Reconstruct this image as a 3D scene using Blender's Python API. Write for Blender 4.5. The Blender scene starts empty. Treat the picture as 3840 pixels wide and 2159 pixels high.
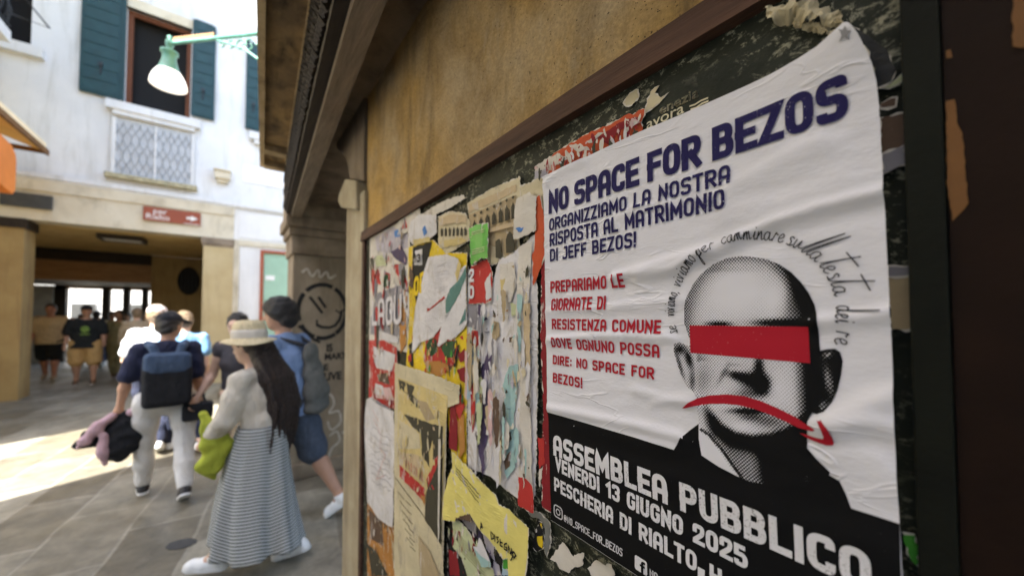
import bpy, bmesh, math, random
import numpy as np
from mathutils import Vector, Matrix, noise
from mathutils.geometry import delaunay_2d_cdt
R_ = math.radians
random.seed(7)
SC = bpy.context.scene
COL = SC.collection

# ---------------------------------------------------------------- camera
FPX, YPP = 1360.0, 1141.0                       # focal length and principal row, in the photo's own pixels (3840 wide)
PITCH, YAW = math.atan(41/1360), math.atan((1920-878)/1360)
CAM = np.array([0, .52, 1.65])
_f0 = np.array([math.cos(YAW), -math.sin(YAW), 0]); RT = np.array([-math.sin(YAW), -math.cos(YAW), 0])
FW = _f0*math.cos(PITCH)+np.array([0, 0, math.sin(PITCH)]); UP = np.cross(RT, FW)
cd = bpy.data.cameras.new('camera'); cam = bpy.data.objects.new('camera', cd); COL.objects.link(cam)
cam.matrix_world = Matrix(((RT[0], UP[0], -FW[0], CAM[0]), (RT[1], UP[1], -FW[1], CAM[1]), (RT[2], UP[2], -FW[2], CAM[2]), (0, 0, 0, 1)))
cd.sensor_width = 36; cd.lens = 36*FPX/3840; cd.shift_y = 61.5/3840
cd.clip_start = .02; cd.clip_end = 500
cd.dof.use_dof = True; cd.dof.focus_distance = .62; cd.dof.aperture_fstop = 2.0
SC.camera = cam

# ---------------------------------------------------------------- light
SUN_EL = R_(52); SUN_AZ = math.atan2(-.44, .9)
w = bpy.data.worlds.new('World'); SC.world = w; w.use_nodes = True
wn = w.node_tree; bg = wn.nodes['Background']
sky = wn.nodes.new('ShaderNodeTexSky'); sky.sky_type = 'NISHITA'; sky.sun_disc = False
sky.sun_elevation = SUN_EL; sky.sun_rotation = SUN_AZ; sky.dust_density = 2.0
wn.links.new(sky.outputs[0], bg.inputs[0]); bg.inputs[1].default_value = .15
sl = bpy.data.lights.new('sun', 'SUN'); sl.energy = 5.0; sl.angle = R_(.5); sl.color = (1, .96, .91)
so = bpy.data.objects.new('sun', sl); COL.objects.link(so)
sdir = Vector((.44, -.9, 0)).normalized()*math.cos(SUN_EL) + Vector((0, 0, -math.sin(SUN_EL)))
so.rotation_euler = sdir.to_track_quat('-Z', 'Y').to_euler(); so.location = (0, 6, 20)
SC.view_settings.view_transform = 'Standard'; SC.view_settings.look = 'None'
SC.view_settings.exposure = 2.6; SC.view_settings.gamma = 1
SC.render.engine = 'CYCLES'; SC.cycles.use_denoising = True
SC.cycles.max_bounces = 8; SC.cycles.diffuse_bounces = 5; SC.cycles.glossy_bounces = 3; SC.cycles.transmission_bounces = 4
SC.cycles.sample_clamp_indirect = 6
SC.cycles.caustics_reflective = False; SC.cycles.caustics_refractive = False

# ---------------------------------------------------------------- measuring: where a sight line meets a real plane
def ray(x, y): return FW+RT*(x-1920)/FPX-UP*(y-YPP)/FPX
def onY(x, y, Y=0.): d = ray(x, y); return CAM+d*(Y-CAM[1])/d[1]
def onX(x, y, X): d = ray(x, y); return CAM+d*(X-CAM[0])/d[0]
def onZ(x, y, Z=0.): d = ray(x, y); return CAM+d*(Z-CAM[2])/d[2]
DS = 1.4907
def zoom(ox, oy, s):                            # a measured crop -> (X, Z) on the wall plane
    return lambda pts: [(lambda q: (q[0], q[2]))(onY(ox+s*x, oy+s*y)) for x, y in pts]
def disp(pts): return [(lambda q: (q[0], q[2]))(onY(DS*x, DS*y)) for x, y in pts]

# ---------------------------------------------------------------- materials
MATS = {}
class NT:
    def __init__(s, name):
        s.m = bpy.data.materials.new(name); s.m.use_nodes = True; s.t = s.m.node_tree
        s.b = s.t.nodes['Principled BSDF']
    def n(s, t, **k):
        q = s.t.nodes.new(t)
        for a, v in k.items():
            if a.startswith('i_'): q.inputs[a[2:].replace('_', ' ')].default_value = v
            else: setattr(q, a, v)
        return q
    def l(s, a, b): s.t.links.new(a, b)
    def coord(s, scale=(1, 1, 1), kind='Object', rot=(0, 0, 0)):
        c = s.n('ShaderNodeTexCoord'); m = s.n('ShaderNodeMapping'); m.inputs['Scale'].default_value = scale; m.inputs['Rotation'].default_value = rot
        s.l(c.outputs[kind], m.inputs[0]); return m.outputs[0]
    def noise(s, vec, scale=5, detail=4, rough=.55, dist=0):
        q = s.n('ShaderNodeTexNoise'); q.inputs['Scale'].default_value = scale; q.inputs['Detail'].default_value = detail
        q.inputs['Roughness'].default_value = rough; q.inputs['Distortion'].default_value = dist
        s.l(vec, q.inputs['Vector']); return q.outputs['Fac']
    def ramp(s, fac, stops, interp='LINEAR'):
        q = s.n('ShaderNodeValToRGB'); q.color_ramp.interpolation = interp; e = q.color_ramp.elements
        while len(e) < len(stops): e.new(.5)
        for i, (p, c) in enumerate(stops): e[i].position = p; e[i].color = (c if isinstance(c, (tuple, list)) else (c, c, c)) + (1,) if not (isinstance(c, (tuple, list)) and len(c) == 4) else c
        s.l(fac, q.inputs[0]); return q.outputs[0]
    def mix(s, fac, a, b, mode='MIX'):
        q = s.n('ShaderNodeMix', data_type='RGBA', blend_type=mode)
        for k, v in ((0, fac), (6, a), (7, b)):
            if hasattr(v, 'is_output'): s.l(v, q.inputs[k])
            else: q.inputs[k].default_value = v if k == 0 else tuple(v)+(1,)
        return q.outputs[2]
    def math(s, op, a, b=0.):
        q = s.n('ShaderNodeMath', operation=op)
        for k, v in ((0, a), (1, b)):
            if hasattr(v, 'is_output'): s.l(v, q.inputs[k])
            else: q.inputs[k].default_value = v
        return q.outputs[0]
    def bump(s, h, strength=.3, dist=.01):
        q = s.n('ShaderNodeBump'); q.inputs['Strength'].default_value = strength; q.inputs['Distance'].default_value = dist
        s.l(h, q.inputs['Height']); s.l(q.outputs[0], s.b.inputs['Normal'])
    def done(s, col=None, rough=.8, spec=.3, metal=0):
        if col is not None:
            if hasattr(col, 'is_output'): s.l(col, s.b.inputs['Base Color'])
            else: s.b.inputs['Base Color'].default_value = tuple(col)+(1,)
        if hasattr(rough, 'is_output'): s.l(rough, s.b.inputs['Roughness'])
        else: s.b.inputs['Roughness'].default_value = rough
        s.b.inputs['Specular IOR Level'].default_value = spec; s.b.inputs['Metallic'].default_value = metal
        return s.m
def mul(c, k): return tuple(min(1, x*k) for x in c)
def simple(name, c, rough=.8, var=.18, scale=20, bump=.15, spec=.3, metal=0, kind='Object', bd=.004):
    """one colour with soft mottling and a fine bump"""
    if name in MATS: return MATS[name]
    t = NT(name); v = t.coord(kind=kind); f = t.noise(v, scale, 5)
    col = t.ramp(f, [(.3, mul(c, 1-var)), (.7, mul(c, 1+var))])
    if bump: t.bump(t.noise(v, scale*4, 4), bump, bd)
    MATS[name] = t.done(col, rough, spec, metal); return MATS[name]
def plaster(name, c1, c2, c3, scale=1.2, streak=(3, 3, .35), bump=.35, stain=.5, speck=None):
    """two-tone plaster with vertical runs, blotches and grain"""
    t = NT(name); v = t.coord(); vs = t.coord(streak)
    a = t.ramp(t.noise(v, scale, 6, .6), [(.35, c1), (.65, c2)])
    b = t.ramp(t.noise(vs, 1.6, 6, .65, .4), [(.5, 0.), (.72, stain)])
    col = t.mix(b, a, c3)
    g = t.noise(v, 90, 3, .7)
    col = t.mix(.35, col, t.ramp(g, [(.3, .62), (.7, 1.)]), 'MULTIPLY')
    if speck:
        k = t.ramp(t.noise(v, 160, 2, .5), [(.66, 0.), (.72, 1.)]); col = t.mix(k, col, speck)
    h = t.math('ADD', t.math('MULTIPLY', t.noise(v, 45, 5, .7), .6), t.noise(v, 6, 4, .6))
    t.bump(h, bump, .012)
    MATS[name] = t.done(col, .9, .2); return MATS[name]
def M(n): return MATS[n]

# ---------------------------------------------------------------- geometry helpers
WL = {}                                          # world place of every axis-aligned object, for parenting
def link(o, parent=None, at=(0, 0, 0)):
    COL.objects.link(o); at = Vector(at)
    if parent is not None:
        o.parent = parent; o.location = at - WL.get(parent, Vector((0, 0, 0)))
    else: o.location = at
    WL[o] = at; return o
def tag(o, label=None, cat=None, group=None, kind=None):
    for k, v in (('label', label), ('category', cat), ('group', group), ('kind', kind)):
        if v: o[k] = v
    return o
def empty(name, loc=(0, 0, 0), label=None, cat=None, group=None):
    o = bpy.data.objects.new(name, None); o.empty_display_size = .1; link(o, None, loc); return tag(o, label, cat, group)
def mesh(name, V, F, mat, parent=None, smooth=False, bevel=0, local=False, centre=True, mats=None, midx=None):
    V = [Vector(v) for v in V]
    me = bpy.data.meshes.new(name)
    at = Vector((0, 0, 0))
    if not local and centre and V:
        lo = Vector((min(v.x for v in V), min(v.y for v in V), min(v.z for v in V))); hi = Vector((max(v.x for v in V), max(v.y for v in V), max(v.z for v in V)))
        at = Vector(((lo.x+hi.x)/2, (lo.y+hi.y)/2, lo.z))
    me.from_pydata([v-at for v in V], [], F)
    if bevel:
        bm = bmesh.new(); bm.from_mesh(me); bmesh.ops.remove_doubles(bm, verts=bm.verts, dist=1e-6)
        es = [e for e in bm.edges if len(e.link_faces) == 2 and e.calc_face_angle(0) > .5]
        bmesh.ops.bevel(bm, geom=es, offset=bevel, segments=2, profile=.6, affect='EDGES', clamp_overlap=True)
        bm.to_mesh(me); bm.free()
    for q in (mats or [mat]): me.materials.append(q)
    if midx:
        for p, i in zip(me.polygons, midx): p.material_index = i
    if smooth: me.polygons.foreach_set('use_smooth', [True]*len(me.polygons))
    me.update()
    o = bpy.data.objects.new(name, me)
    if local: COL.objects.link(o); o.parent = parent; WL[o] = Vector((0, 0, 0))
    else: link(o, parent, at)
    return o
class MB:
    def __init__(s): s.V = []; s.F = []
    def add(s, V, F): k = len(s.V); s.V += [tuple(v) for v in V]; s.F += [[i+k for i in f] for f in F]; return s
    def box(s, x0, x1, y0, y1, z0, z1):
        x0, x1 = sorted((x0, x1)); y0, y1 = sorted((y0, y1)); z0, z1 = sorted((z0, z1))
        return s.add([(x0, y0, z0), (x1, y0, z0), (x1, y1, z0), (x0, y1, z0), (x0, y0, z1), (x1, y0, z1), (x1, y1, z1), (x0, y1, z1)],
                     [(0, 3, 2, 1), (4, 5, 6, 7), (0, 1, 5, 4), (1, 2, 6, 5), (2, 3, 7, 6), (3, 0, 4, 7)])
    def prism(s, pts, a, b, axis):
        """closed 2-D outline extruded from a to b along an axis ('y': pts are (x, z); 'x': (y, z); 'z': (x, y))"""
        def P(p, t): return (p[0], t, p[1]) if axis == 'y' else ((t, p[0], p[1]) if axis == 'x' else (p[0], p[1], t))
        n = len(pts); V = [P(p, a) for p in pts]+[P(p, b) for p in pts]
        F = [list(range(n))[::-1], list(range(n, 2*n))]+[(i, (i+1) % n, n+(i+1) % n, n+i) for i in range(n)]
        return s.add(V, F)
    def tube(s, path, r, n=8, closed=False):
        path = [Vector(p) for p in path]; m = len(path); rs = r if isinstance(r, (list, tuple)) else [r]*m
        ref = Vector((0, 0, 1)); V = []; F = []
        for i, p in enumerate(path):
            a = path[i-1] if (i or closed) else p; b = path[(i+1) % m] if (i < m-1 or closed) else p
            d = (b-a).normalized(); u = d.cross(ref)
            if u.length < 1e-3: u = d.cross(Vector((1, 0, 0)))
            u.normalize(); v = u.cross(d)
            V += [p+(u*math.cos(2*math.pi*k/n)+v*math.sin(2*math.pi*k/n))*rs[i] for k in range(n)]
        for i in range(m if closed else m-1):
            j = (i+1) % m
            F += [(i*n+k, i*n+(k+1) % n, j*n+(k+1) % n, j*n+k) for k in range(n)]
        if not closed: F += [list(range(n)), list(range((m-1)*n, m*n))[::-1]]
        return s.add(V, F)
    def lathe(s, prof, c=(0, 0, 0), n=28, sx=1, sy=1):
        V = []; F = []; m = len(prof)
        for r, z in prof: V += [(c[0]+sx*r*math.cos(2*math.pi*k/n), c[1]+sy*r*math.sin(2*math.pi*k/n), c[2]+z) for k in range(n)]
        for i in range(m-1): F += [(i*n+k, i*n+(k+1) % n, (i+1)*n+(k+1) % n, (i+1)*n+k) for k in range(n)]
        return s.add(V, F)
    def build(s, name, mat, parent=None, **k):
        o = mesh(name, s.V, s.F, mat, parent, **k)
        bm = bmesh.new(); bm.from_mesh(o.data); bmesh.ops.recalc_face_normals(bm, faces=bm.faces); bm.to_mesh(o.data); bm.free()
        return o
def struct(o): o['kind'] = 'structure'; return o

# -- sheets of paper standing on the wall plane: outline in (X, Z), surface at Y = yfun(X, Z)
def inside(P, pts):
    x, z = P; c = False; n = len(pts)
    for i in range(n):
        a = pts[i]; b = pts[i-1]
        if (a[1] > z) != (b[1] > z) and x < (b[0]-a[0])*(z-a[1])/(b[1]-a[1])+a[0]: c = not c
    return c
def area(pts): return sum(pts[i-1][0]*pts[i][1]-pts[i][0]*pts[i-1][1] for i in range(len(pts)))/2
def torn(pts, step=.008, amp=.004, seed=0):
    rnd = random.Random(seed); out = []; n = len(pts)
    for i in range(n):
        a = Vector(pts[i]); b = Vector(pts[(i+1) % n]); L = (b-a).length; k = max(1, int(L/step)); d = (b-a)/max(L, 1e-6); nr = Vector((-d.y, d.x))
        for j in range(k):
            q = a+(b-a)*(j/k); out.append(tuple(q+nr*(rnd.uniform(-1, 1)*amp*(1 if j else .4))))
    return out
def subdiv(pts, step):
    out = []; n = len(pts)
    for i in range(n):
        a = Vector(pts[i]); b = Vector(pts[(i+1) % n]); k = max(1, int((b-a).length/step))
        out += [tuple(a+(b-a)*(j/k)) for j in range(k)]
    return out
def wall_sheet(name, pts, mat, yfun, parent=None, step=.03, attr=None, smooth=True):
    if area(pts) < 0: pts = pts[::-1]
    n = len(pts); V = [Vector(p) for p in pts]; E = [(i, (i+1) % n) for i in range(n)]
    if step:
        x0 = min(p[0] for p in pts); x1 = max(p[0] for p in pts); z0 = min(p[1] for p in pts); z1 = max(p[1] for p in pts)
        gx = np.arange(x0+step/2, x1, step); gz = np.arange(z0+step/2, z1, step)
        X, Z = np.meshgrid(gx, gz, indexing='ij'); Z = Z+(np.arange(len(gx)) % 2)[:, None]*step/2; C = np.zeros(X.shape, bool)
        for i in range(n):
            a = pts[i]; b = pts[i-1]
            if a[1] != b[1]: C ^= ((a[1] > Z) != (b[1] > Z)) & (X < (b[0]-a[0])*(Z-a[1])/(b[1]-a[1])+a[0])
        V += [Vector((float(x), float(z))) for x, z in zip(X[C], Z[C])]
    r = delaunay_2d_cdt(V, E, [], 1, 1e-6)
    P, F = r[0], r[2]
    VV = [(p.x, yfun(p.x, p.y), p.y) for p in P]; FF = []
    for f in F:
        a, b, c = (P[i] for i in f[:3]); cr = (b.x-a.x)*(c.y-a.y)-(b.y-a.y)*(c.x-a.x)
        FF.append(list(f) if cr < 0 else list(f)[::-1])    # faces look towards +Y
    o = mesh(name, VV, FF, mat, parent, smooth=smooth)
    if attr:
        at = o.data.attributes.new(attr[0], 'FLOAT', 'POINT'); at.data.foreach_set('value', [attr[1](p.x, p.y) for p in P])
    return o
# ================================================================ MATERIALS OF THE PLACE
def paving():
    t = NT('trachyte_paving'); v = t.coord((1, 1, 1), rot=(0, 0, R_(7)))
    nv = t.n('ShaderNodeTexNoise'); nv.inputs['Scale'].default_value = 1.5; t.l(v, nv.inputs['Vector'])
    wv = t.n('ShaderNodeVectorMath', operation='MULTIPLY_ADD'); wv.inputs[1].default_value = (.11, .11, 0); t.l(nv.outputs['Color'], wv.inputs[0]); t.l(v, wv.inputs[2])
    b = t.n('ShaderNodeTexBrick'); t.l(wv.outputs[0], b.inputs['Vector'])
    b.inputs['Color1'].default_value = (.125, .108, .075, 1); b.inputs['Color2'].default_value = (.275, .252, .195, 1); b.inputs['Mortar'].default_value = (.29, .265, .21, 1)
    b.inputs['Scale'].default_value = 1; b.inputs['Brick Width'].default_value = .92; b.inputs['Row Height'].default_value = .46; b.inputs['Mortar Size'].default_value = .012; b.inputs['Mortar Smooth'].default_value = .3
    b.inputs['Bias'].default_value = .1
    c = t.mix(.9, b.outputs['Color'], t.ramp(t.noise(v, 4.5, 8, .75, .3), [(.28, .40), (.5, .85), (.72, 1.35)]), 'MULTIPLY')
    st = t.ramp(t.noise(v, .9, 4, .6), [(.52, 0.), (.68, .55)]); c = t.mix(st, c, (.12, .10, .06))
    h = t.math('ADD', t.math('MULTIPLY', b.outputs['Fac'], -.6), t.math('MULTIPLY', t.noise(v, 30, 6, .7), .5)); t.bump(h, .4, .012)
    ro = t.ramp(t.noise(v, 2.0, 4), [(.35, .38), (.65, .62)])
    MATS['paving'] = t.done(c, ro, .45)
paving()
plaster('white_plaster', (.76, .755, .735), (.66, .66, .645), (.46, .45, .40), .9, stain=.6)
plaster('cream_stone', (.70, .63, .48), (.60, .52, .37), (.30, .25, .17), 1.4, streak=(1.2, 1.2, .6), stain=.75)
plaster('clean_panel', (.80, .78, .74), (.72, .70, .66), (.55, .50, .42), 1, stain=.3)
def ochre():
    t = NT('ochre_plaster'); v = t.coord(); big = t.ramp(t.noise(v, 1.5, 5, .6, .5), [(.40, 0.), (.60, 1.)])
    c = t.mix(big, (.56, .36, .125), (.52, .40, .245)); c = t.mix(t.ramp(t.noise(v, 5.5, 7, .7, .6), [(.46, 0.), (.62, .55)]), c, (.32, .21, .09))
    c = t.mix(t.ramp(t.noise(t.coord((3.5, 3.5, .7)), 1.7, 7, .7, .9), [(.50, 0.), (.68, .7)]), c, (.13, .095, .06)); c = t.mix(t.ramp(t.noise(t.coord((8, 8, 3)), 1.7, 6, .75, .5), [(.58, 0.), (.70, .5)]), c, (.52, .42, .28))
    c = t.mix(.55, c, t.ramp(t.noise(v, 120, 4, .75), [(.32, .45), (.66, 1.15)]), 'MULTIPLY'); c = t.mix(t.ramp(t.noise(v, 170, 2, .5), [(.68, 0.), (.72, 1.)]), c, (.04, .03, .02))
    h = t.math('ADD', t.math('MULTIPLY', t.noise(v, 70, 6, .75), .5), t.noise(v, 9, 5, .65)); t.bump(h, .9, .016); MATS['ochre_plaster'] = t.done(c, .92, .15)
ochre()
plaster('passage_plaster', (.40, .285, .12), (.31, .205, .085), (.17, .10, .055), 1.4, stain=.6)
plaster('brown_stone', (.31, .245, .175), (.19, .145, .10), (.07, .05, .035), 4, stain=.7, bump=.6)
plaster('pale_stone', (.46, .40, .28), (.36, .30, .20), (.18, .13, .08), 6, stain=.7, bump=.5)
plaster('column_stone', (.315, .255, .18), (.215, .168, .115), (.10, .07, .045), 2.2, stain=.85, bump=.8)
plaster('yellow_plaster', (.78, .66, .40), (.68, .56, .32), (.5, .38, .2), 1)
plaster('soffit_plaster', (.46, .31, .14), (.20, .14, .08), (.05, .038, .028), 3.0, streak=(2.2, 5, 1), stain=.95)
def wood(name, c1, c2, along='x', scale=1, rough=.7, bump=.5):
    t = NT(name); sc = {'x': (1.2, 14, 14), 'y': (14, 1.2, 14), 'z': (14, 14, 1.2)}[along]
    v = t.coord(tuple(k*scale for k in sc)); f = t.noise(v, 2.2, 7, .65, .6)
    c = t.ramp(f, [(.3, c1), (.7, c2)]); g = t.noise(t.coord(tuple(k*scale for k in sc)), 9, 4, .7)
    c = t.mix(.4, c, t.ramp(g, [(.35, .5), (.6, 1.)]), 'MULTIPLY'); t.bump(g, bump, .006)
    MATS[name] = t.done(c, rough, .25); return MATS[name]
wood('dark_wood', (.045, .022, .014), (.11, .055, .035)); wood('grey_wood', (.16, .125, .09), (.31, .25, .185)); wood('black_wood', (.012, .009, .007), (.05, .035, .022))
wood('red_wood', (.09, .03, .012), (.20, .07, .03), 'z'); wood('brown_boards', (.22, .115, .05), (.42, .24, .11), 'y')  # brown_boards is lightened to carry bounce light inside the passage
simple('shutter_green', (.012, .045, .050), .55, .2, 6, .1); simple('green_metal', (.10, .27, .22), .45, .3, 12, .15); simple('iron', (.02, .022, .024), .5, .2, 30)
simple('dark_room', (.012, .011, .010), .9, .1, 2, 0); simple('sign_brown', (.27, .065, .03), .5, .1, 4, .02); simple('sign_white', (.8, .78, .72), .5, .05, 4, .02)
simple('dark_slate', (.06, .06, .055), .6, .2, 10); simple('orange_cloth', (.62, .19, .035), .7, .12, 3, .1); simple('awning_cream', (.8, .66, .42), .75, .1, 3, .05); simple('awning_warm_bounce', (.95, .55, .16), .7, .1, 3, .05)
simple('grey_lattice', (.46, .475, .485), .7, .1, 5, .05); simple('moss_stone', (.36, .32, .20), .9, .4, 14, .3); simple('enamel_white', (.85, .87, .84), .25, .03, 4, 0, .5)
simple('brown_trim', (.33, .075, .03), .5, .15, 8); simple('frosted_green', (.33, .50, .36), .2, .12, 1.5, 0, .5); simple('black_paint', (.008, .007, .006), .7, .2, 30, .1); simple('chalk_white', (.45, .40, .33), .9, .3, 30, .1)
simple('dark_brown_paint', (.011, .0048, .0025), .6, .35, 9, .25, .12); simple('orange_wood', (.15, .066, .016), .6, .3, 10, .3)
simple('black_frame', (.006, .007, .0045), .6, .3, 14, .3, .12)
def glow(name, c, e):
    t = NT(name); t.done(c, .4); t.b.inputs['Emission Color'].default_value = tuple(c)+(1,); t.b.inputs['Emission Strength'].default_value = e; MATS[name] = t.m
glow('lamp_glass', (1, .97, .9), .16)

# ================================================================ GROUND
g = MB(); g.add([(-60, -60, 0), (80, -60, 0), (80, 60, 0), (-60, 60, 0)], [(0, 1, 2, 3)])
struct(g.build('ground', M('paving')))
st = MB().prism([tuple(onZ(680+math.cos(a*.2618)*(58+4*math.sin(a*2.3))-8*math.sin(a*.2618), 2038+19*math.sin(a*.2618)-10*math.cos(a*.2618), .004)[:2]) for a in range(24)], .0015, .005, 'z').build('drain_cover', simple('dark_patch', (.05, .05, .05), .6, .2, 20))
tag(st, 'dark oval iron cover set in the paving left of the woman in the straw hat', 'drain cover')
# ================================================================ FACADE AT THE END OF THE LANE
XF = 11.5
fb = empty('corner_building', (XF, 2, 0), 'white plastered building with green shutters above a wide stone passage closing the lane', 'building')
m = MB()
W1 = (1.45, 2.54, 6.33, 8.55); W4 = (3.85, 4.6, 7.0, 11.0)
m.box(XF, XF+.4, 2.54, 3.85, 4.45, 12.5); m.box(XF, XF+.4, 3.85, 6, 4.45, 7.0); m.box(XF, XF+.4, 4.6, 6, 7.0, 12.5)
m.box(XF, XF+.4, 1.45, 2.54, 4.45, W1[2]); m.box(XF, XF+.4, 1.45, 2.54, W1[3], 12.5)
m.box(XF, XF+.4, .04, 1.45, 4.45, 12.5); m.box(XF, XF+.4, -.95, .04, 4.45, 6.4); m.box(XF, XF+.4, -.95, .04, 8.6, 12.5); m.box(XF, XF+.4, -4, -.95, 4.45, 12.5)
m.build('wall', M('white_plaster'), fb)
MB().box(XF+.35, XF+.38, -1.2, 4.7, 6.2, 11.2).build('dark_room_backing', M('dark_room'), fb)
MB().box(XF+.4, XF+8.6, -4, 7.2, 3.9, 12.4).build('upper_storeys', M('white_plaster'), fb)
MB().box(XF-.08, XF, -4, 4.35, 4.40, 4.50).box(XF-.05, XF, -4, 4.35, 4.36, 4.40).build('cornice', M('white_plaster'), fb)
MB().box(XF-.03, XF+.42, .56, 4.35, 3.55, 4.36).build('lintel_beam', M('cream_stone'), fb)
MB().box(XF-.06, XF-.03, .56, 4.35, 4.14, 4.36).build('lintel_moulding', M('cream_stone'), fb)
# windows
def window(y0, y1, z0, z1, sill=True, frame=True):
    wd = None
    if frame:
        wd = MB().box(XF+.12, XF+.18, y0, y0+.09, z0, z1).box(XF+.12, XF+.18, y1-.09, y1, z0, z1).box(XF+.12, XF+.18, y0+.09, y1-.09, z1-.10, z1).build('window_frame', M('red_wood'), fb)
        MB().box(XF-.02, XF+.1, y0-.12, y1+.12, z1, z1+.22).build('window_head', M('cream_stone'), fb)
    if sill:
        MB().box(XF-.16, XF+.1, y0-.20, y1+.25, z0-.20, z0-.02).box(XF-.12, XF, y0-.1, y1+.15, z0-.30, z0-.20).build('window_sill', M('white_plaster'), fb)
window(*W1)
def shutter(y0, y1, z0, z1, leaf=False):
    s = MB().box(XF-.075, XF-.03, y0, y1, z0, z1).build('shutter', M('shutter_green'), fb, bevel=.006)
    k = MB(); n = int((z1-z0)/.26)
    for i in range(n): k.box(XF-.088, XF-.0755, y0+.05, y1-.05, z0+.05+i*.26, z0+.05+i*.26+.235)
    k.build('shutter_board', M('shutter_green'), s, bevel=.006)
    MB().box(XF-.125, XF-.0885, (y0+y1)/2-.03, (y0+y1)/2+.03, z0+.62, z0+.70).box(XF-.11, XF-.0885, (y0+y1)/2-.012, (y0+y1)/2+.012, z0+.45, z0+.62).build('shutter_catch', M('iron'), s)
shutter(2.58, 3.19, 6.36, 9.2); shutter(1.0, 1.43, 6.43, 8.78); shutter(.055, .385, 6.45, 8.75)
for yy in (2.555,): MB().box(XF-.10, XF-.03, yy-.02, yy+.02, 6.36, 8.9).build('shutter_edge', M('shutter_green'), fb)
window(-.95, .04, 6.4, 8.6)
# lattice panel below the window
lp = MB().box(XF-.03, XF, 1.36, 2.68, 4.74, 5.98).build('lattice_panel', M('grey_lattice'), fb)
k = MB()
for i in range(10):
    y = 1.44+i*.128
    for s in (1, -1):
        pts = []
        for j in range(25): pts.append((XF-.05, min(2.66, max(1.38, y+s*.064*math.cos(j*math.pi/8))), 4.78+j*.047))
        k.tube(pts, .0055, 5)
k.build('lattice_bars', simple('grey_iron', (.26, .27, .27), .6, .2, 20), lp)
MB().box(XF-.06, XF-.03, 1.34, 1.40, 4.70, 5.98).box(XF-.06, XF-.03, 2.64, 2.70, 4.70, 5.98).box(XF-.06, XF-.03, 2.0, 2.03, 4.74, 5.98).build('panel_frame', M('white_plaster'), lp)
MB().box(XF-.15, XF, 1.28, 2.78, 4.62, 4.73).build('panel_ledge', M('moss_stone'), fb, bevel=.015)
MB().box(XF-.02, XF, -.47, .40, 5.08, 5.52).box(XF-.025, XF-.02, -.44, .37, 5.47, 5.49).box(XF-.025, XF-.02, -.44, .37, 5.11, 5.13).build('name_plate', simple('plate_white', (.84, .84, .84), .8, .04, 6, .05), fb)
MB().box(XF-.16, XF, .66, .96, 5.02, 5.20).box(XF-.2, XF, .64, .98, 5.20, 5.24).box(XF-.1, XF, .70, .92, 4.93, 5.02).build('stone_bracket', M('cream_stone'), fb, bevel=.01)
# shop front right of the passage
MB().box(XF, XF+.3, 0.0, .56, 0, 4.36).box(XF, XF+.3, -4, 0, 3.36, 4.36).box(XF, XF+.3, -4, -1.1, 0, 3.36).build('shop_wall', M('clean_panel'), fb)
MB().box(XF-.02, XF, -.9, .47, 3.62, 4.30).build('fascia_panel', M('clean_panel'), fb)
MB().box(XF-.05, XF, -4, .56, 3.44, 3.56).box(XF-.04, XF, .44, .56, .0, 3.44).build('stone_trim', M('cream_stone'), fb)
dr = MB().box(XF-.03, XF+.06, -.07, 0, 0, 3.36).box(XF-.03, XF+.06, -1.1, -.07, 3.29, 3.36).build('door_frame', M('brown_trim'), fb)
MB().box(XF+.02, XF+.03, -1.1, -.07, .02, 3.29).build('pane', M('frosted_green'), dr)
MB().box(XF+.005, XF+.02, -.32, -.12, 2.58, 2.70).build('paper_notice', M('sign_white'), dr)
# passage: pillar, jamb, walls, ceiling
MB().box(XF-.03, XF+.55, .56, 1.14, 0, 3.40).build('pillar', plaster('pillar_plaster', (.56, .45, .25), (.48, .37, .19), (.28, .19, .10), 1.4, stain=.5), fb)
MB().box(XF-.06, XF+.6, .54, 1.18, 3.40, 3.546).box(XF-.04, XF+.58, .55, 1.16, 3.34, 3.40).build('pillar_capital', M('brown_stone'), fb)
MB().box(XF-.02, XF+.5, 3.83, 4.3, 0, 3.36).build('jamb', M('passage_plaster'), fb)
MB().box(XF-.05, XF+.55, 3.80, 4.34, 3.36, 3.55).build('jamb_capital', M('black_wood'), fb)
MB().box(XF+.42, 16, 1.1, 7.0, 3.545, 3.9).build('passage_ceiling', plaster('bounce_lit_plaster', (.78, .58, .26), (.66, .46, .18), (.4, .26, .1), 1.2, stain=.5), fb)  # bounce from the sunlit strip is put into this brighter ceiling colour
MB().box(XF+.5, 20, 7.0, 7.2, 0, 3.9).build('passage_wall', M('passage_plaster'), fb)
MB().box(XF+.55, 16, .8, 1.0, 0, 3.9).build('passage_wall', M('passage_plaster'), fb)
MB().box(16, 16.3, 1.0, 2.62, 0, 3.54).build('passage_wall', M('passage_plaster'), fb)
MB().box(15.9, 16.3, 2.62, 7.0, 3.22, 3.54).build('iron_girder', M('black_wood'), fb)
MB().box(15.98, 16.3, 2.62, 7.0, 2.86, 3.22).box(15.94, 16.3, 2.62, 7.0, 2.66, 2.855).build('lintel_boards', M('brown_boards'), fb)
MB().box(16.3, 20, 2.4, 7.0, 2.72, 3.2).build('passage_ceiling', M('black_wood'), fb)
# oval grille on the inner wall
c = onX(475*DS, 707*DS, 16); gz = MB()
ov = [(c[1]+.28*math.cos(a*math.pi/16), c[2]+.46*math.sin(a*math.pi/16)) for a in range(32)]
og = MB().prism(ov, 15.96, 15.998, 'x').build('oval_grille', M('dark_room'), fb)
for i in range(-2, 3): gz.box(15.93, 15.955, c[1]+i*.09-.01, c[1]+i*.09+.01, c[2]-.4*math.sqrt(1-(i*.09/.3)**2), c[2]+.4*math.sqrt(1-(i*.09/.3)**2))
gz.build('grille_bars', M('iron'), og)
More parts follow.
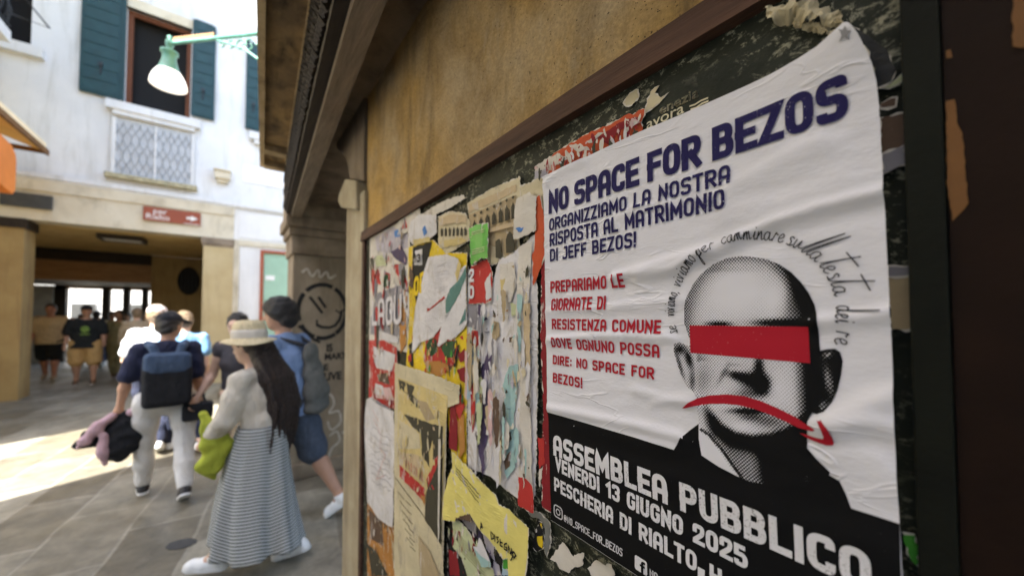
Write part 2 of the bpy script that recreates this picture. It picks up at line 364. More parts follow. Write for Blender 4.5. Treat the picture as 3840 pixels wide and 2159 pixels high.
# the far end of the passage: piers with bright gaps
def ys(px, X): return onX(px*DS, 760*DS, X)[1]
k = MB()
gaps = [(165, 256), (275, 308), (325, 356), (371, 392)]
edges = [69]+[e for g_ in gaps for e in g_]+[470]
for a, b in ((135, 165), (256, 275), (308, 325), (356, 371), (392, 470)):
    k.box(20, 20.3, ys(a, 20), ys(b, 20), 0, 2.8)
k.build('far_pier', M('black_wood'), fb)
MB().box(19.9, 20.2, ys(135, 20), ys(45, 20), 0, 2.7).build('pale_partition', simple('grey_wall', (.36, .35, .32), .8, .25, 3), fb)
MB().box(20.0, 20.28, ys(470, 20), ys(135, 20), 2.62, 2.8).build('far_lintel', M('brown_boards'), fb)
# ceiling lamp
c = onX(310*DS, 603*DS, XF+1.0)
cl = empty('ceiling_lamp', (XF+1.3, 2.55, 3.53), 'flat rectangular lantern in a dark frame under the passage ceiling', 'lamp')
def cyl(z): return z
lx = onZ(310*DS, 600*DS, 3.50)
a = MB()
for (x0, x1, y0, y1) in ((-.30, .30, -.38, -.33), (-.30, .30, .33, .38), (-.30, -.25, -.33, .33), (.25, .30, -.33, .33)): a.box(lx[0]+x0, lx[0]+x1, lx[1]+y0, lx[1]+y1, 3.43, 3.543)
a.build('lamp_frame', M('black_wood'), cl)
MB().box(lx[0]-.25, lx[0]+.25, lx[1]-.33, lx[1]+.33, 3.45, 3.49).build('lamp_panel', simple('opal', (.6, .58, .5), .4, .05, 3, 0), cl)
# signs on the lintel
def text_mesh(s, h, name='lettering', bold=0.):
    cu = bpy.data.curves.new('t', 'FONT'); cu.body = s; cu.size = h; cu.extrude = .001; cu.offset = bold
    o = bpy.data.objects.new('t', cu); COL.objects.link(o); dg = bpy.context.evaluated_depsgraph_get()
    me = bpy.data.meshes.new_from_object(o.evaluated_get(dg)); V = [v.co.copy() for v in me.vertices]; F = [list(p.vertices) for p in me.polygons]
    bpy.data.objects.remove(o); bpy.data.curves.remove(cu); return V, F
def facade_text(s, h, y, z, x, mat, parent, bold=0):
    V, F = text_mesh(s, h)
    return mesh('lettering', [(x-v.z, y-v.x, z+v.y) for v in V], F, mat, parent)
sg = MB().box(XF-.085, XF-.0605, 1.20, 2.18, 3.79, 4.10).build('direction_sign', M('sign_brown'))
tag(sg, 'brown rectangular direction sign with white words and arrow on the passage lintel', 'sign')
facade_text('per', .17, 2.02, 3.96, XF-.088, M('sign_white'), sg)
facade_text('Rialto', .17, 2.14, 3.83, XF-.088, M('sign_white'), sg)
ar = [(1.45, 3.97), (1.37, 3.97), (1.37, 4.01), (1.25, 3.945), (1.37, 3.88), (1.37, 3.92), (1.45, 3.92)]
MB().prism(ar, XF-.092, XF-.087, 'x').build('arrow', M('sign_white'), sg)
MB().box(XF-.087, XF-.0855, 1.22, 1.5, 3.80, 3.815).build('sticker_remains', M('sign_white'), sg)
ds = MB().box(XF-.10, XF-.0605, 3.47, 4.12, 3.77, 4.05).build('slate_sign', M('dark_slate'), bevel=.008)
tag(ds, 'blank dark slate sign at the left end of the passage lintel', 'sign')

# ================================================================ BUILDINGS LEFT OF THE LANE
lb = empty('yellow_building', (9, 4.25, 0), 'pale yellow house on the left with an iron balcony and a canopy', 'building')
MB().box(7.0, XF-.01, 4.25, 9, 0, 15.0).build('wall', M('yellow_plaster'), lb)  # carried up out of view to keep the end facade in shade
MB().box(8.0, 10.3, 3.72, 4.25, 6.42, 6.62).build('balcony_slab', M('white_plaster'), lb)
k = MB(); k.box(8.0, 10.3, 3.72, 3.76, 7.55, 7.59).box(8.0, 10.3, 3.73, 3.75, 6.7, 6.73)
for i in range(23): k.tube([(8.0+i*.1, 3.74, 6.62), (8.0+i*.1, 3.70-.05*math.sin(i), 6.9), (8.0+i*.1, 3.74, 7.2), (8.0+i*.1, 3.74, 7.57)], .009, 6)
for i in range(6): k.box(10.26, 10.29, 3.75+i*.09, 3.77+i*.09, 6.62, 7.57)
k.tube([(10.2, 3.74, 6.9), (10.5, 3.35, 7.0), (10.2, 3.74, 7.5)], .016, 6)
k.build('balcony_railing', M('iron'), lb)
MB().box(XF-.14, XF-.001, 3.66, 4.24, 6.80, 7.0).build('window_sill', M('white_plaster'), fb)
cn = empty('canopy', (9.5, 4.2, 4.8), 'cream fabric canopy with its underside coloured as warm sun bounce over the shop on the left', 'canopy')
MB().prism([(3.42, 4.78), (3.42, 4.92), (4.25, 5.22), (4.25, 5.08)], 8.0, 10.82, 'x').build('canopy_cloth', M('awning_cream'), cn)
MB().prism([(3.44, 4.775), (4.25, 5.075), (4.25, 5.05), (3.44, 4.75)], 8.02, 10.8, 'x').build('canopy_lit_underside', M('awning_warm_bounce'), cn)  # yellow-orange colour stands in for sun bounced up under the cloth
MB().box(10.79, 10.84, 3.40, 4.25, 4.72, 4.80).box(8.0, 10.84, 3.385, 3.42, 4.70, 4.80).build('canopy_rail', M('orange_wood'), cn)
ob = [(9.0, 3.70), (9.62, 3.62), (9.70, 3.72), (9.70, 4.18), (9.66, 4.30), (9.52, 4.40), (9.0, 4.46)]
ob = tag(MB().prism(ob, 3.42, 3.95, 'y').build('shop_blind', M('orange_cloth'), bevel=.02), 'rounded orange shop blind below the cream canopy', 'blind')
hb = empty('unseen_lane_house', (-4, 3.5, 0), 'unseen house along the left of the lane, tinted blue to cool its bounce light', 'building')
MB().box(-30, 3.55, 3.45, 5.9, 0, 7.6).build('wall', plaster('bounce_tint_plaster', (.50, .60, .74), (.44, .54, .68), (.3, .34, .4), 1), hb)  # unseen house: shaped for the sun strip, blue to cool the poster's bounce light
# bright court seen through the passage
cb = empty('court_house', (30, 3, 0), 'sunlit white house beyond the far end of the passage', 'building')
MB().box(30, 31, -8, 14, 0, 9).build('wall', M('clean_panel'), cb)
for i in range(9): MB().box(29.93, 29.998, -6+i*2.1, -5.1+i*2.1, 1.0, 2.3).build('shop_window', M('dark_slate'), cb)

# ================================================================ NEAR BUILDING: board wall, jetty, beam, column
nb = empty('jettied_building', (1, -.3, 0), 'ochre plastered house with a jettied upper floor on a carved beam', 'building')
MB().box(-.30, 1.955, -.40, -.02, 0, 3.3).build('wall', M('ochre_plaster'), nb)
def P3(a, z): return (a[0], a[1], z)
# stone jamb at the wall's end, with its bracket above
jb = MB().box(1.93, 2.30, -.38, 0.0, 0, 2.30).build('jamb', M('pale_stone'), nb, bevel=.012)
MB().prism(disp([(905, 455), (876, 452), (860, 490), (858, 508), (866, 524), (905, 530)]), -.36, .02, 'y').build('jamb_capital', M('pale_stone'), nb, bevel=.012)
MB().prism(disp([(916, 60), (905, 120), (890, 175), (884, 200), (878, 170), (862, 225), (846, 285), (841, 308), (852, 318), (868, 268), (874, 262), (872, 285), (850, 330), (841, 352), (845, 372), (858, 385), (868, 398), (873, 420), (877, 450), (912, 455)]), -.30, -.005, 'y').build('stone_bracket', M('brown_stone'), nb, bevel=.008)
# carved beam running over the opening to the column
def slab(a0, b0, a1, b1, z0, z1): # near (y from a0 to b0 at X=xn) and far edge
    pass
XN, XQ = -1.2, 4.22
def yl(y_at_4, x): return y_at_4+(4.2-x)*.052
def longbox(mb, ya, yb, z0, z1, x0=XN, x1=XQ):
    V = [(x0, yl(ya, x0), z0), (x1, yl(ya, x1), z0), (x1, yl(yb, x1), z0), (x0, yl(yb, x0), z0)]
    V += [(p[0], p[1], z1) for p in V]
    return mb.add(V, [(0, 3, 2, 1), (4, 5, 6, 7), (0, 1, 5, 4), (1, 2, 6, 5), (2, 3, 7, 6), (3, 0, 4, 7)])
b1 = longbox(MB(), .02, .13, 2.66, 3.1).build('beam', M('black_wood'), nb)
longbox(MB(), .0, .085, 2.625, 2.66).build('beam_plank', M('grey_wood'), nb)
k = MB()
rnd = random.Random(3)
for i in range(90):
    x = 1.2+i*.034; y = yl(.131, x); 
    for q in range(3):
        z = 2.70+q*.13+rnd.uniform(-.01, .01)
        k.tube([(x, y, z), (x+.012, y+.012, z+.035), (x+.03, y+.008, z+.06), (x+.034, y, z+.10)], .015, 5)
k.build('carving', M('black_wood'), b1)
longbox(MB(), -.6, .0, 2.80, 3.1, XN, 4.2).build('inner_lintel', M('brown_stone'), nb)
MB().box(4.2, 4.8, -1.0, .10, 2.66, 3.2).build('column_lintel', M('brown_stone'), nb)
# soffit of the jetty and the storey it carries
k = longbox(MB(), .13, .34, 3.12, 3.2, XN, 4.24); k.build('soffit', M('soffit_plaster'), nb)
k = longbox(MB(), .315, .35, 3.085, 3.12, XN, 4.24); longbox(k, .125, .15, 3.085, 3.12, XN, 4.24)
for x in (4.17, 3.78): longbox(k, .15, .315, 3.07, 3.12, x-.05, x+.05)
k.build('soffit_rib', plaster('rib_plaster', (.62, .48, .29), (.50, .37, .20), (.20, .14, .08), 4, stain=.8, bump=.9), nb)  # tan plaster, lightened to carry the lit edges and far end of the soffit
longbox(MB(), -3, .34, 3.2, 8.5, -12, 4.24).build('upper_storey', M('ochre_plaster'), nb)
MB().box(2.3, 9.5, -2.2, -1.9, 0, 3.1).box(4.3, 9.5, -1.9, -1.0, 0, 3.6).build('inner_wall', M('brown_stone'), nb)
# column with capital
co = MB().box(4.25, 4.72, -.47, .055, .0, 2.27).build('column', M('column_stone'), nb, bevel=.012)
MB().box(4.22, 4.75, -.50, .075, 2.27, 2.46).box(4.20, 4.77, -.52, .10, 2.46, 2.54).box(4.17, 4.8, -.55, .13, 2.54, 2.66).build('column_capital', M('brown_stone'), nb, bevel=.015)
MB().box(4.22, 4.75, -.50, .085, 0, .16).build('column_base', M('brown_stone'), nb, bevel=.02)
# stencilled face and words on the column
def colpt(pts): return [(lambda q: (q[1], q[2]))(onX(1090+x*.3454, 960+y*.3454, 4.25)) for x, y in pts]
def xribbon(mb, pts, wd, x=4.247):
    V = []; F = []; n = len(pts)
    for i in range(n):
        a = Vector(pts[max(0, i-1)]); b = Vector(pts[min(n-1, i+1)]); d = (b-a).normalized(); nn = Vector((-d.y, d.x))*wd/2
        p = Vector(pts[i]); V += [(x, *(p+nn)), (x, *(p-nn))]
    for i in range(n-1): F.append((2*i, 2*i+1, 2*i+3, 2*i+2))
    return mb.add(V, F)
def arcpts(cx, cy, rx, ry, a0, a1, n=24, rot=0):
    return [(cx+rx*math.cos(R_(a0+(a1-a0)*i/n)), cy+ry*math.sin(R_(a0+(a1-a0)*i/n))) for i in range(n+1)]
k = MB()
for a0, a1 in ((230, 296), (302, 360), (0, 55), (57, 104), (108, 150), (160, 222)): xribbon(k, colpt(arcpts(340, 600, 262, 290, a0, a1, 14)), .042)
xribbon(k, colpt([(80, 755), (140, 800), (200, 860), (260, 910), (320, 935)]), .026, 4.2465)
for p in ([(205, 440), (260, 510), (345, 620)], [(300, 440), (335, 495), (380, 560)]): xribbon(k, colpt(p), .028, 4.246)
xribbon(k, colpt([(285, 745), (340, 770), (420, 775), (485, 750), (530, 690), (550, 620), (555, 590)]), .028, 4.2455)
xribbon(k, colpt([(285, 690), (283, 760)]), .018, 4.245); xribbon(k, colpt([(485, 585), (530, 615), (580, 575)]), .018, 4.2445)
k.build('stencil_face', M('black_paint'), nb)
def coltext(s, x, y, hpx, wpx):
    q = colpt([(x, y)])[0]; V, F = text_mesh(s, 1.0, bold=.035); mw = max(v.x for v in V)
    p2 = colpt([(x+wpx, y), (x, y-hpx)]); W = q[0]-p2[0][0]; H = p2[1][1]-q[1]
    mesh('stencil_words', [(4.2475-v.z*.5, q[0]-v.x/mw*W, q[1]+v.y/.73*H) for v in V], F, M('black_paint'), nb)
coltext('IS', 385, 1035, 85, 70); coltext('MART', 365, 1125, 70, 240); coltext('BE', 290, 1245, 70, 120); coltext('ALIVE', 280, 1355, 85, 270)
k = MB()
for p in ([(330, 1560), (430, 1500), (470, 1600), (420, 1700), (520, 1680), (540, 1800), (440, 1880), (400, 1780)], [(420, 1950), (500, 1900), (530, 2000), (450, 2080), (420, 2180), (500, 2220)], [(120, 180), (180, 140), (230, 220), (300, 150), (320, 230), (390, 170), (420, 240), (500, 200)], [(560, 1900), (575, 1925)]):
    q = colpt(p); s = []
    for i in range(len(q)-1):
        for j in range(6):
            p0 = Vector(q[max(0, i-1)]); p1 = Vector(q[i]); p2 = Vector(q[i+1]); p3 = Vector(q[min(len(q)-1, i+2)]); t = j/6
            s.append(tuple(.5*((2*p1)+(p2-p0)*t+(2*p0-5*p1+4*p2-p3)*t*t+(3*p1-p0-3*p2+p3)*t**3)))
    xribbon(MB(), s, .020, 4.2475).build('chalk_scrawl', M('chalk_white'), nb)
# door post at the right edge of the board
dp = MB().box(-.6, .018, -.40, .012, 0, 3.0).build('door_post', M('dark_brown_paint'), nb)
for i, p in enumerate(([(3547, 380), (3580, 372), (3592, 470), (3610, 500), (3622, 640), (3632, 760), (3600, 800), (3570, 830), (3552, 700)], [(3798, 0), (3860, -10), (3860, 178), (3796, 175)], [(3548, 190), (3566, 185), (3572, 215), (3550, 220)])):
    q = [(lambda r: (r[0], r[2]))(onY(x, y, .0135)) for x, y in p]
    wall_sheet('bare_wood_chip', torn(q, .004, .0006, i), M('orange_wood'), lambda x, z: .0135, dp, step=0)

# ================================================================ STREET LAMP ON THE NEAR CORNER
lampc = onZ(427*DS, 110*DS, 4.12); armb = Vector((3.76, yl(.34, 3.76), 4.10)); tip = Vector((lampc[0], lampc[1], 4.12))
la = empty('street_lamp', tuple(armb), 'green iron street lamp with white bell shade on a scrolled bracket arm', 'street lamp')
dirv = (armb-tip).normalized(); L = (armb-tip).length
MB().tube([tip-dirv*.02, tip+dirv*L*.5, armb], .016, 8).build('bracket_arm', M('green_metal'), la)
k = MB()
for i in range(13):
    p = tip+dirv*(.05+i*.033); k.tube([p+Vector((0, 0, .014)), p+Vector((0, 0, .04))+dirv*.006, p+Vector((0, 0, .055))+dirv*.016], [.012, .012, .006], 6)
k.build('arm_crest', simple('gold_paint', (.5, .32, .16), .5), la)
k = MB()
for i in range(4):
    c0 = tip+dirv*(L*.58+i*.09); r = .035+.012*i
    k.tube([c0+dirv*(r*math.cos(t*.55)*(1-t/18))+Vector((0, 0, -.03-r+r*math.sin(t*.55)*(1-t/18))) for t in range(14)], .007, 6)
k.tube([tip+dirv*L*.52+Vector((0, 0, -.02)), tip+dirv*L*.8+Vector((0, 0, -.12)), armb+Vector((0, 0, -.26))], .010, 6)
k.build('scrollwork', M('green_metal'), la)
k = MB().lathe([(0, .075), (.012, .07), (.022, .055), (.012, .035), (.03, .02), (.03, -.02), (.018, -.04), (.02, -.065), (.062, -.075), (.064, -.095), (.05, -.105), (.052, -.16), (.066, -.22), (.088, -.27)], tip, 28)
k.build('lamp_cap', M('green_metal'), la, smooth=True)
MB().lathe([(.084, -.262), (.112, -.315), (.128, -.37), (.130, -.395), (.124, -.395), (.118, -.36), (.08, -.28), (0, -.27)], tip, 32).build('lamp_shade', M('lamp_glass'), la, smooth=True)
MB().lathe([(0, -.30), (.03, -.31), (.042, -.35), (.03, -.385), (0, -.395)], tip, 20).build('bulb', M('lamp_glass'), la, smooth=True)
# ================================================================ NOTICE BOARD
def zoomY(Y):
    return lambda ox, oy, s: (lambda pts: [(lambda q: (q[0], q[2]))(onY(ox+s*x, oy+s*y, Y)) for x, y in pts])
Z8 = zoomY(.008)
ZA = Z8(1340, 640, .5525); ZB = Z8(1340, 1340, .5658); ZC = Z8(1340, 1640, .3584); ZD = Z8(2040, 1600, .5435)
ZE = Z8(2000, 0, .7148); ZF = Z8(2440, 840, .7323); ZG = Z8(2840, 0, .4144); ZH = Z8(1340, 1140, .3454); ZI = Z8(2000, 1000, .8003); ZJ = Z8(2040, 260, .511)
FULL = Z8(0, 0, 1.0)
def board_mat():
    t = NT('board_paint'); v = t.coord(); f = t.noise(v, 7, 6, .65)
    c = t.ramp(f, [(.3, (.007, .010, .006)), (.7, (.026, .030, .020))])
    k = t.ramp(t.noise(t.coord((1, 1, 1.5)), 48, 8, .8, .5), [(.53, 0.), (.60, .85)]); big = t.ramp(t.noise(v, 4.2, 3), [(.40, 0.), (.52, 1.)])
    c = t.mix(t.math('MULTIPLY', k, big), c, (.34, .33, .25)); t.bump(t.noise(v, 40, 6, .7), .5, .004)
    MATS['board_paint'] = t.done(c, .55, .18)
board_mat()
nbd = empty('notice_board', (.95, -.019, .35), 'long framed street notice board layered with torn posters on the ochre wall', 'notice board')
MB().box(.03, 1.89, -.019, -.004, .36, 2.05).build('back_panel', M('board_paint'), nbd)
tf = MB()
n = 40                                           # the top rail sags and bows slightly, as old boards do
for i in range(n):
    xa, xb = 1.93-(1.93-.018)*i/n, 1.93-(1.93-.018)*(i+1)/n
    f = lambda x: .006*math.sin(x*2.4+.6)
    za, zb = f(xa), f(xb)
    tf.add([(xa, -.0195, 2.028+za), (xb, -.0195, 2.028+zb), (xb, .016, 2.030+zb), (xa, .016, 2.030+za), (xa, -.0195, 2.082+za), (xb, -.0195, 2.082+zb), (xb, .012, 2.080+zb), (xa, .012, 2.080+za)],
           [(0, 3, 2, 1), (4, 5, 6, 7), (2, 3, 7, 6), (0, 1, 5, 4)]+([(3, 0, 4, 7)] if i == 0 else [])+([(1, 2, 6, 5)] if i == n-1 else []))
tf.build('top_rail', M('dark_wood'), nbd)
MB().box(1.885, 1.925, -.0195, .010, .36, 2.028).build('side_rail', M('dark_wood'), nbd, bevel=.004)
MB().box(.019, .0435, -.0195, .016, .36, 2.028).build('side_rail', M('black_frame'), nbd, bevel=.002)
MB().box(.0435, 1.885, -.0195, .012, .32, .36).build('bottom_rail', M('dark_wood'), nbd)
# ---------------------------------------------------------------- papers
def paper(name, c, var=.06, rough=.75, stain=None, spec=.25, scale=9):
    if name in MATS: return MATS[name]
    t = NT(name); v = t.coord(); f = t.noise(v, scale, 5)
    col = t.ramp(f, [(.3, mul(c, 1-var)), (.7, mul(c, 1+var))])
    if stain: col = t.mix(t.ramp(t.noise(t.coord((1.5, 1, .55)), 17, 7, .75, .8), [(.57, 0.), (.60, .85)]), col, stain); col = t.mix(.5, col, t.ramp(t.noise(t.coord((1, 1, 2)), 5, 6, .7), [(.35, .6), (.65, 1.)]), 'MULTIPLY')
    h = t.math('ADD', t.math('MULTIPLY', t.noise(t.coord((1, 1, 2.2)), 30, 5, .6), .6), t.math('MULTIPLY', t.noise(v, 160, 3), .12))
    rg = t.ramp(t.math('ABSOLUTE', t.math('SUBTRACT', t.noise(t.coord((1, 1, 3.2), rot=(0, R_(12), 0)), 6.5, 3, .5, .6), .5)), [(0., 1.), (.022, 0.)]); rm = t.ramp(t.noise(v, 5, 2), [(.48, 0.), (.6, 1.)])
    h = t.math('ADD', h, t.math('MULTIPLY', t.math('MULTIPLY', rg, rm), .55)); t.bump(h, .5, .004)
    MATS[name] = t.done(col, rough, spec); return MATS[name]
def ink(name, c, worn=(.72, .70, .74), amt=.66, rough=.6):
    t = NT(name); v = t.coord(); k = t.ramp(t.noise(v, 330, 2, .6), [(amt, 0.), (amt+.05, .8)]); big = t.ramp(t.noise(v, 14, 3), [(.42, 0.), (.6, 1.)])
    col = t.mix(t.math('MULTIPLY', k, big), c, worn); MATS[name] = t.done(col, rough, .12); return MATS[name]
WHT = (.645, .64, .685)
paper('poster_white', WHT, .03); ink('ink_navy', (.016, .013, .075), WHT, .665); ink('ink_red', (.36, .012, .025), WHT, .70); ink('ink_black', (.0045, .0045, .005), (.05, .05, .05), .70, .75); ink('ink_white', (.66, .65, .68), (.08, .08, .08), .58); ink('ink_fine', (.012, .012, .014), WHT, .9)
PC = dict(white=(.66, .645, .665), offwhite=(.66, .62, .56), cream=(.60, .53, .36), yellow=(.72, .52, .02), flyer=(.66, .58, .17), red=(.48, .035, .03), darkred=(.24, .012, .02), orange=(.46, .21, .05), black=(.010, .010, .011), grey=(.25, .24, .27), purple=(.07, .05, .11), teal=(.10, .22, .20), aqua=(.36, .55, .55), blue=(.08, .22, .55), skyb=(.42, .58, .72), green=(.06, .32, .035), dkgreen=(.03, .09, .035), pink=(.66, .45, .45), brown=(.12, .075, .05), stone=(.42, .33, .20), sand=(.56, .44, .28), gold=(.62, .50, .22), palegreen=(.52, .56, .34), umber=(.05, .045, .03), lilac=(.48, .45, .52))
for k_, c_ in PC.items(): paper('paper_'+k_, c_, .10, .7, ((.42, .37, .29) if sum(c_) > 1.4 else (.58, .54, .50)) if k_ not in ('black', 'umber', 'purple', 'flyer', 'white') else ((.50, .46, .42) if k_ == 'white' else None))
PM = lambda k: MATS['paper_'+k]
def yf(level, seed, amp=.0012, sc=14):
    return lambda x, z: level+amp*noise.noise(Vector((x*sc, z*sc*.7, seed*3.1)))+amp*.6*(1-abs(noise.noise(Vector((x*34+z*9, z*16, seed)))*2.6))*.8
class Poster:
    def __init__(s, name, label, pts, mat, level, cat='poster', tear=(.008, .003), seed=1, amp=.0016, group=None, step=.016):
        s.y = yf(level, seed, amp); s.k = 0; s.seed = seed
        s.o = wall_sheet(name, torn(pts, tear[0], tear[1], seed) if tear else subdiv(pts, .02), mat, s.y, None, step); tag(s.o, label, cat, group)
        if tear:
            q = torn(pts, .0045, .0022, seed+77); c = Vector((sum(a[0] for a in q)/len(q), sum(a[1] for a in q)/len(q)))
            q = [tuple(Vector(a)+(Vector(a)-c).normalized()*.0016) for a in q]; wall_sheet('torn_edge', q, PM('offwhite'), lambda x, z: s.y(x, z)-.0005, s.o, .016)
    def patch(s, name, pts, mat, tear=(.006, .002), step=.03, up=.0007):
        s.k += 1; d = up+.00025*s.k
        return wall_sheet(name, torn(pts, tear[0], tear[1], s.seed*31+s.k) if tear else subdiv(pts, .015), mat, lambda x, z: s.y(x, z)+d, s.o, step)
def flecks(P, pts, n, seed, cols=('white', 'offwhite', 'cream', 'grey', 'red', 'brown', 'stone', 'pink', 'umber', 'lilac'), size=(.004, .016)):
    """the many small shreds left by earlier bills: one mass on the poster"""
    rnd = random.Random(seed); x0, x1 = min(p[0] for p in pts), max(p[0] for p in pts); z0, z1 = min(p[1] for p in pts), max(p[1] for p in pts); V = []; F = []; mi = []; k = 0
    while k < n:
        c = (rnd.uniform(x0, x1), rnd.uniform(z0, z1))
        if not inside(c, pts): continue
        r = rnd.uniform(*size); el = rnd.uniform(.8, 3.2); m = rnd.randint(6, 10); a0 = rnd.uniform(0, 6); tl = rnd.uniform(-.5, .5); b = len(V)
        for j in range(m):
            a = a0+j*2*math.pi/m; q = r*rnd.uniform(.4, 1.1); x = c[0]+q*math.cos(a)*.7+q*math.sin(a)*tl; z = c[1]+q*math.sin(a)*el*.8; V.append((x, P.y(x, z)+.0062+.00006*k, z))
        F.append(list(range(b, b+m))); mi.append(rnd.randrange(len(cols))); k += 1
    o = mesh('paper_shreds', V, F, None, P.o, mats=[PM(c) for c in cols], midx=mi); o['kind'] = 'stuff'; return o
GT = 'torn posters layered on the notice board'
# left-hand collage
p = Poster('collage_poster', 'shredded red, white and grey collage poster at the far left end of the board', ZA([(75, 445), (200, 350), (330, 290), (345, 560), (330, 800), (345, 1240), (70, 1160)]), PM('offwhite'), .000, seed=2, group=GT)
for nm, c_, q in (('torn_patch', 'lilac', [(110, 450), (230, 380), (330, 430), (330, 520), (200, 560), (120, 540)]), ('torn_patch', 'blue', [(235, 410), (275, 390), (285, 440), (245, 455)]), ('torn_patch', 'red', [(300, 380), (315, 335), (330, 385), (315, 400)]),
                  ('torn_patch', 'purple', [(215, 550), (290, 510), (330, 590), (320, 640), (250, 600)]), ('torn_patch', 'red', [(90, 680), (140, 670), (215, 700), (205, 800), (120, 760), (95, 860)]), ('torn_patch', 'red', [(225, 640), (290, 630), (330, 760), (325, 900), (290, 860), (270, 720)]),
                  ('torn_patch', 'dkgreen', [(140, 720), (200, 700), (210, 780), (160, 790)]), ('torn_patch', 'grey', [(130, 830), (320, 760), (330, 1010), (310, 1120), (80, 1110), (85, 1000)]), ('torn_patch', 'orange', [(270, 870), (325, 920), (320, 1180), (285, 1240)]), ('torn_patch', 'white', [(130, 1080), (270, 1130), (270, 1170), (120, 1150)]),
                  ('torn_patch', 'palegreen', [(110, 580), (180, 570), (190, 640), (120, 650)]), ('torn_patch', 'white', [(300, 800), (345, 830), (345, 1010), (310, 940)])):
    p.patch(nm, ZA(q), PM(c_))
rnd = random.Random(5)
for i in range(16):
    x = rnd.uniform(90, 320); y = rnd.uniform(470, 1050); w_ = rnd.uniform(7, 18); h_ = rnd.uniform(60, 200)
    p.patch('torn_strip', ZA([(x-w_, y), (x, y-12), (x+w_, y+8), (x+w_*.7, y+h_*.6), (x+w_*.3, y+h_), (x-w_*.6, y+h_*.8)]), PM(rnd.choice(['white', 'offwhite', 'red', 'grey', 'pink', 'darkred', 'umber', 'sand'])), (.006, .002), .03)
flecks(p, ZA([(90, 460), (200, 380), (320, 330), (335, 560), (325, 820), (90, 820)]), 70, 1)
flecks(p, ZA([(300, 830), (340, 830), (335, 1220), (300, 1180)]), 20, 2, ('orange', 'umber', 'gold', 'white', 'brown'), (.004, .010))
# stroke letters -------------------------------------------------
def smooth_corner(pts, rflag, r, closed, n=6):
    out = []; m = len(pts)
    for i, q in enumerate(pts):
        q = Vector(q)
        if (not closed and i in (0, m-1)) or not rflag[i]: out.append(q); continue
        a = Vector(pts[i-1]); b = Vector(pts[(i+1) % m]); la, lb = (a-q).length, (b-q).length; rr = min(r, la*.5, lb*.5)
        s = q+(a-q)/la*rr; e = q+(b-q)/lb*rr
        for k in range(n+1):
            t = k/n; out.append((1-t)**2*s+2*t*(1-t)*q+t*t*e)
    return out
def ribbon(pts, T, closed=False, ext=0.):
    pts = [Vector(q) for q in pts]; P = [pts[0]]
    for q in pts[1:]:
        if (q-P[-1]).length > 1e-5: P.append(q)
    if closed and (P[0]-P[-1]).length < 1e-5: P.pop()
    if ext and not closed:
        P[0] = P[0]+(P[0]-P[1]).normalized()*ext; P[-1] = P[-1]+(P[-1]-P[-2]).normalized()*ext
    n = len(P); L = []; Rr = []
    for i in range(n):
        a = P[i-1] if (i or closed) else None; b = P[(i+1) % n] if (i < n-1 or closed) else None
        d1 = (P[i]-a).normalized() if a is not None else None; d2 = (b-P[i]).normalized() if b is not None else None
        d1 = d1 or d2; d2 = d2 or d1; d1 = Vector(d1); d2 = Vector(d2)
        n1 = Vector((-d1.y, d1.x)); n2 = Vector((-d2.y, d2.x)); mm = (n1+n2)
        if mm.length < .2: mm = n1
        mm.normalize(); k = min(2.2, 1/max(.3, mm.dot(n1))); L.append(P[i]+mm*T/2*k); Rr.append(P[i]-mm*T/2*k)
    F = [(i, (i+1) % n) for i in range(n if closed else n-1)]
    return L, Rr, F
A_ = 1
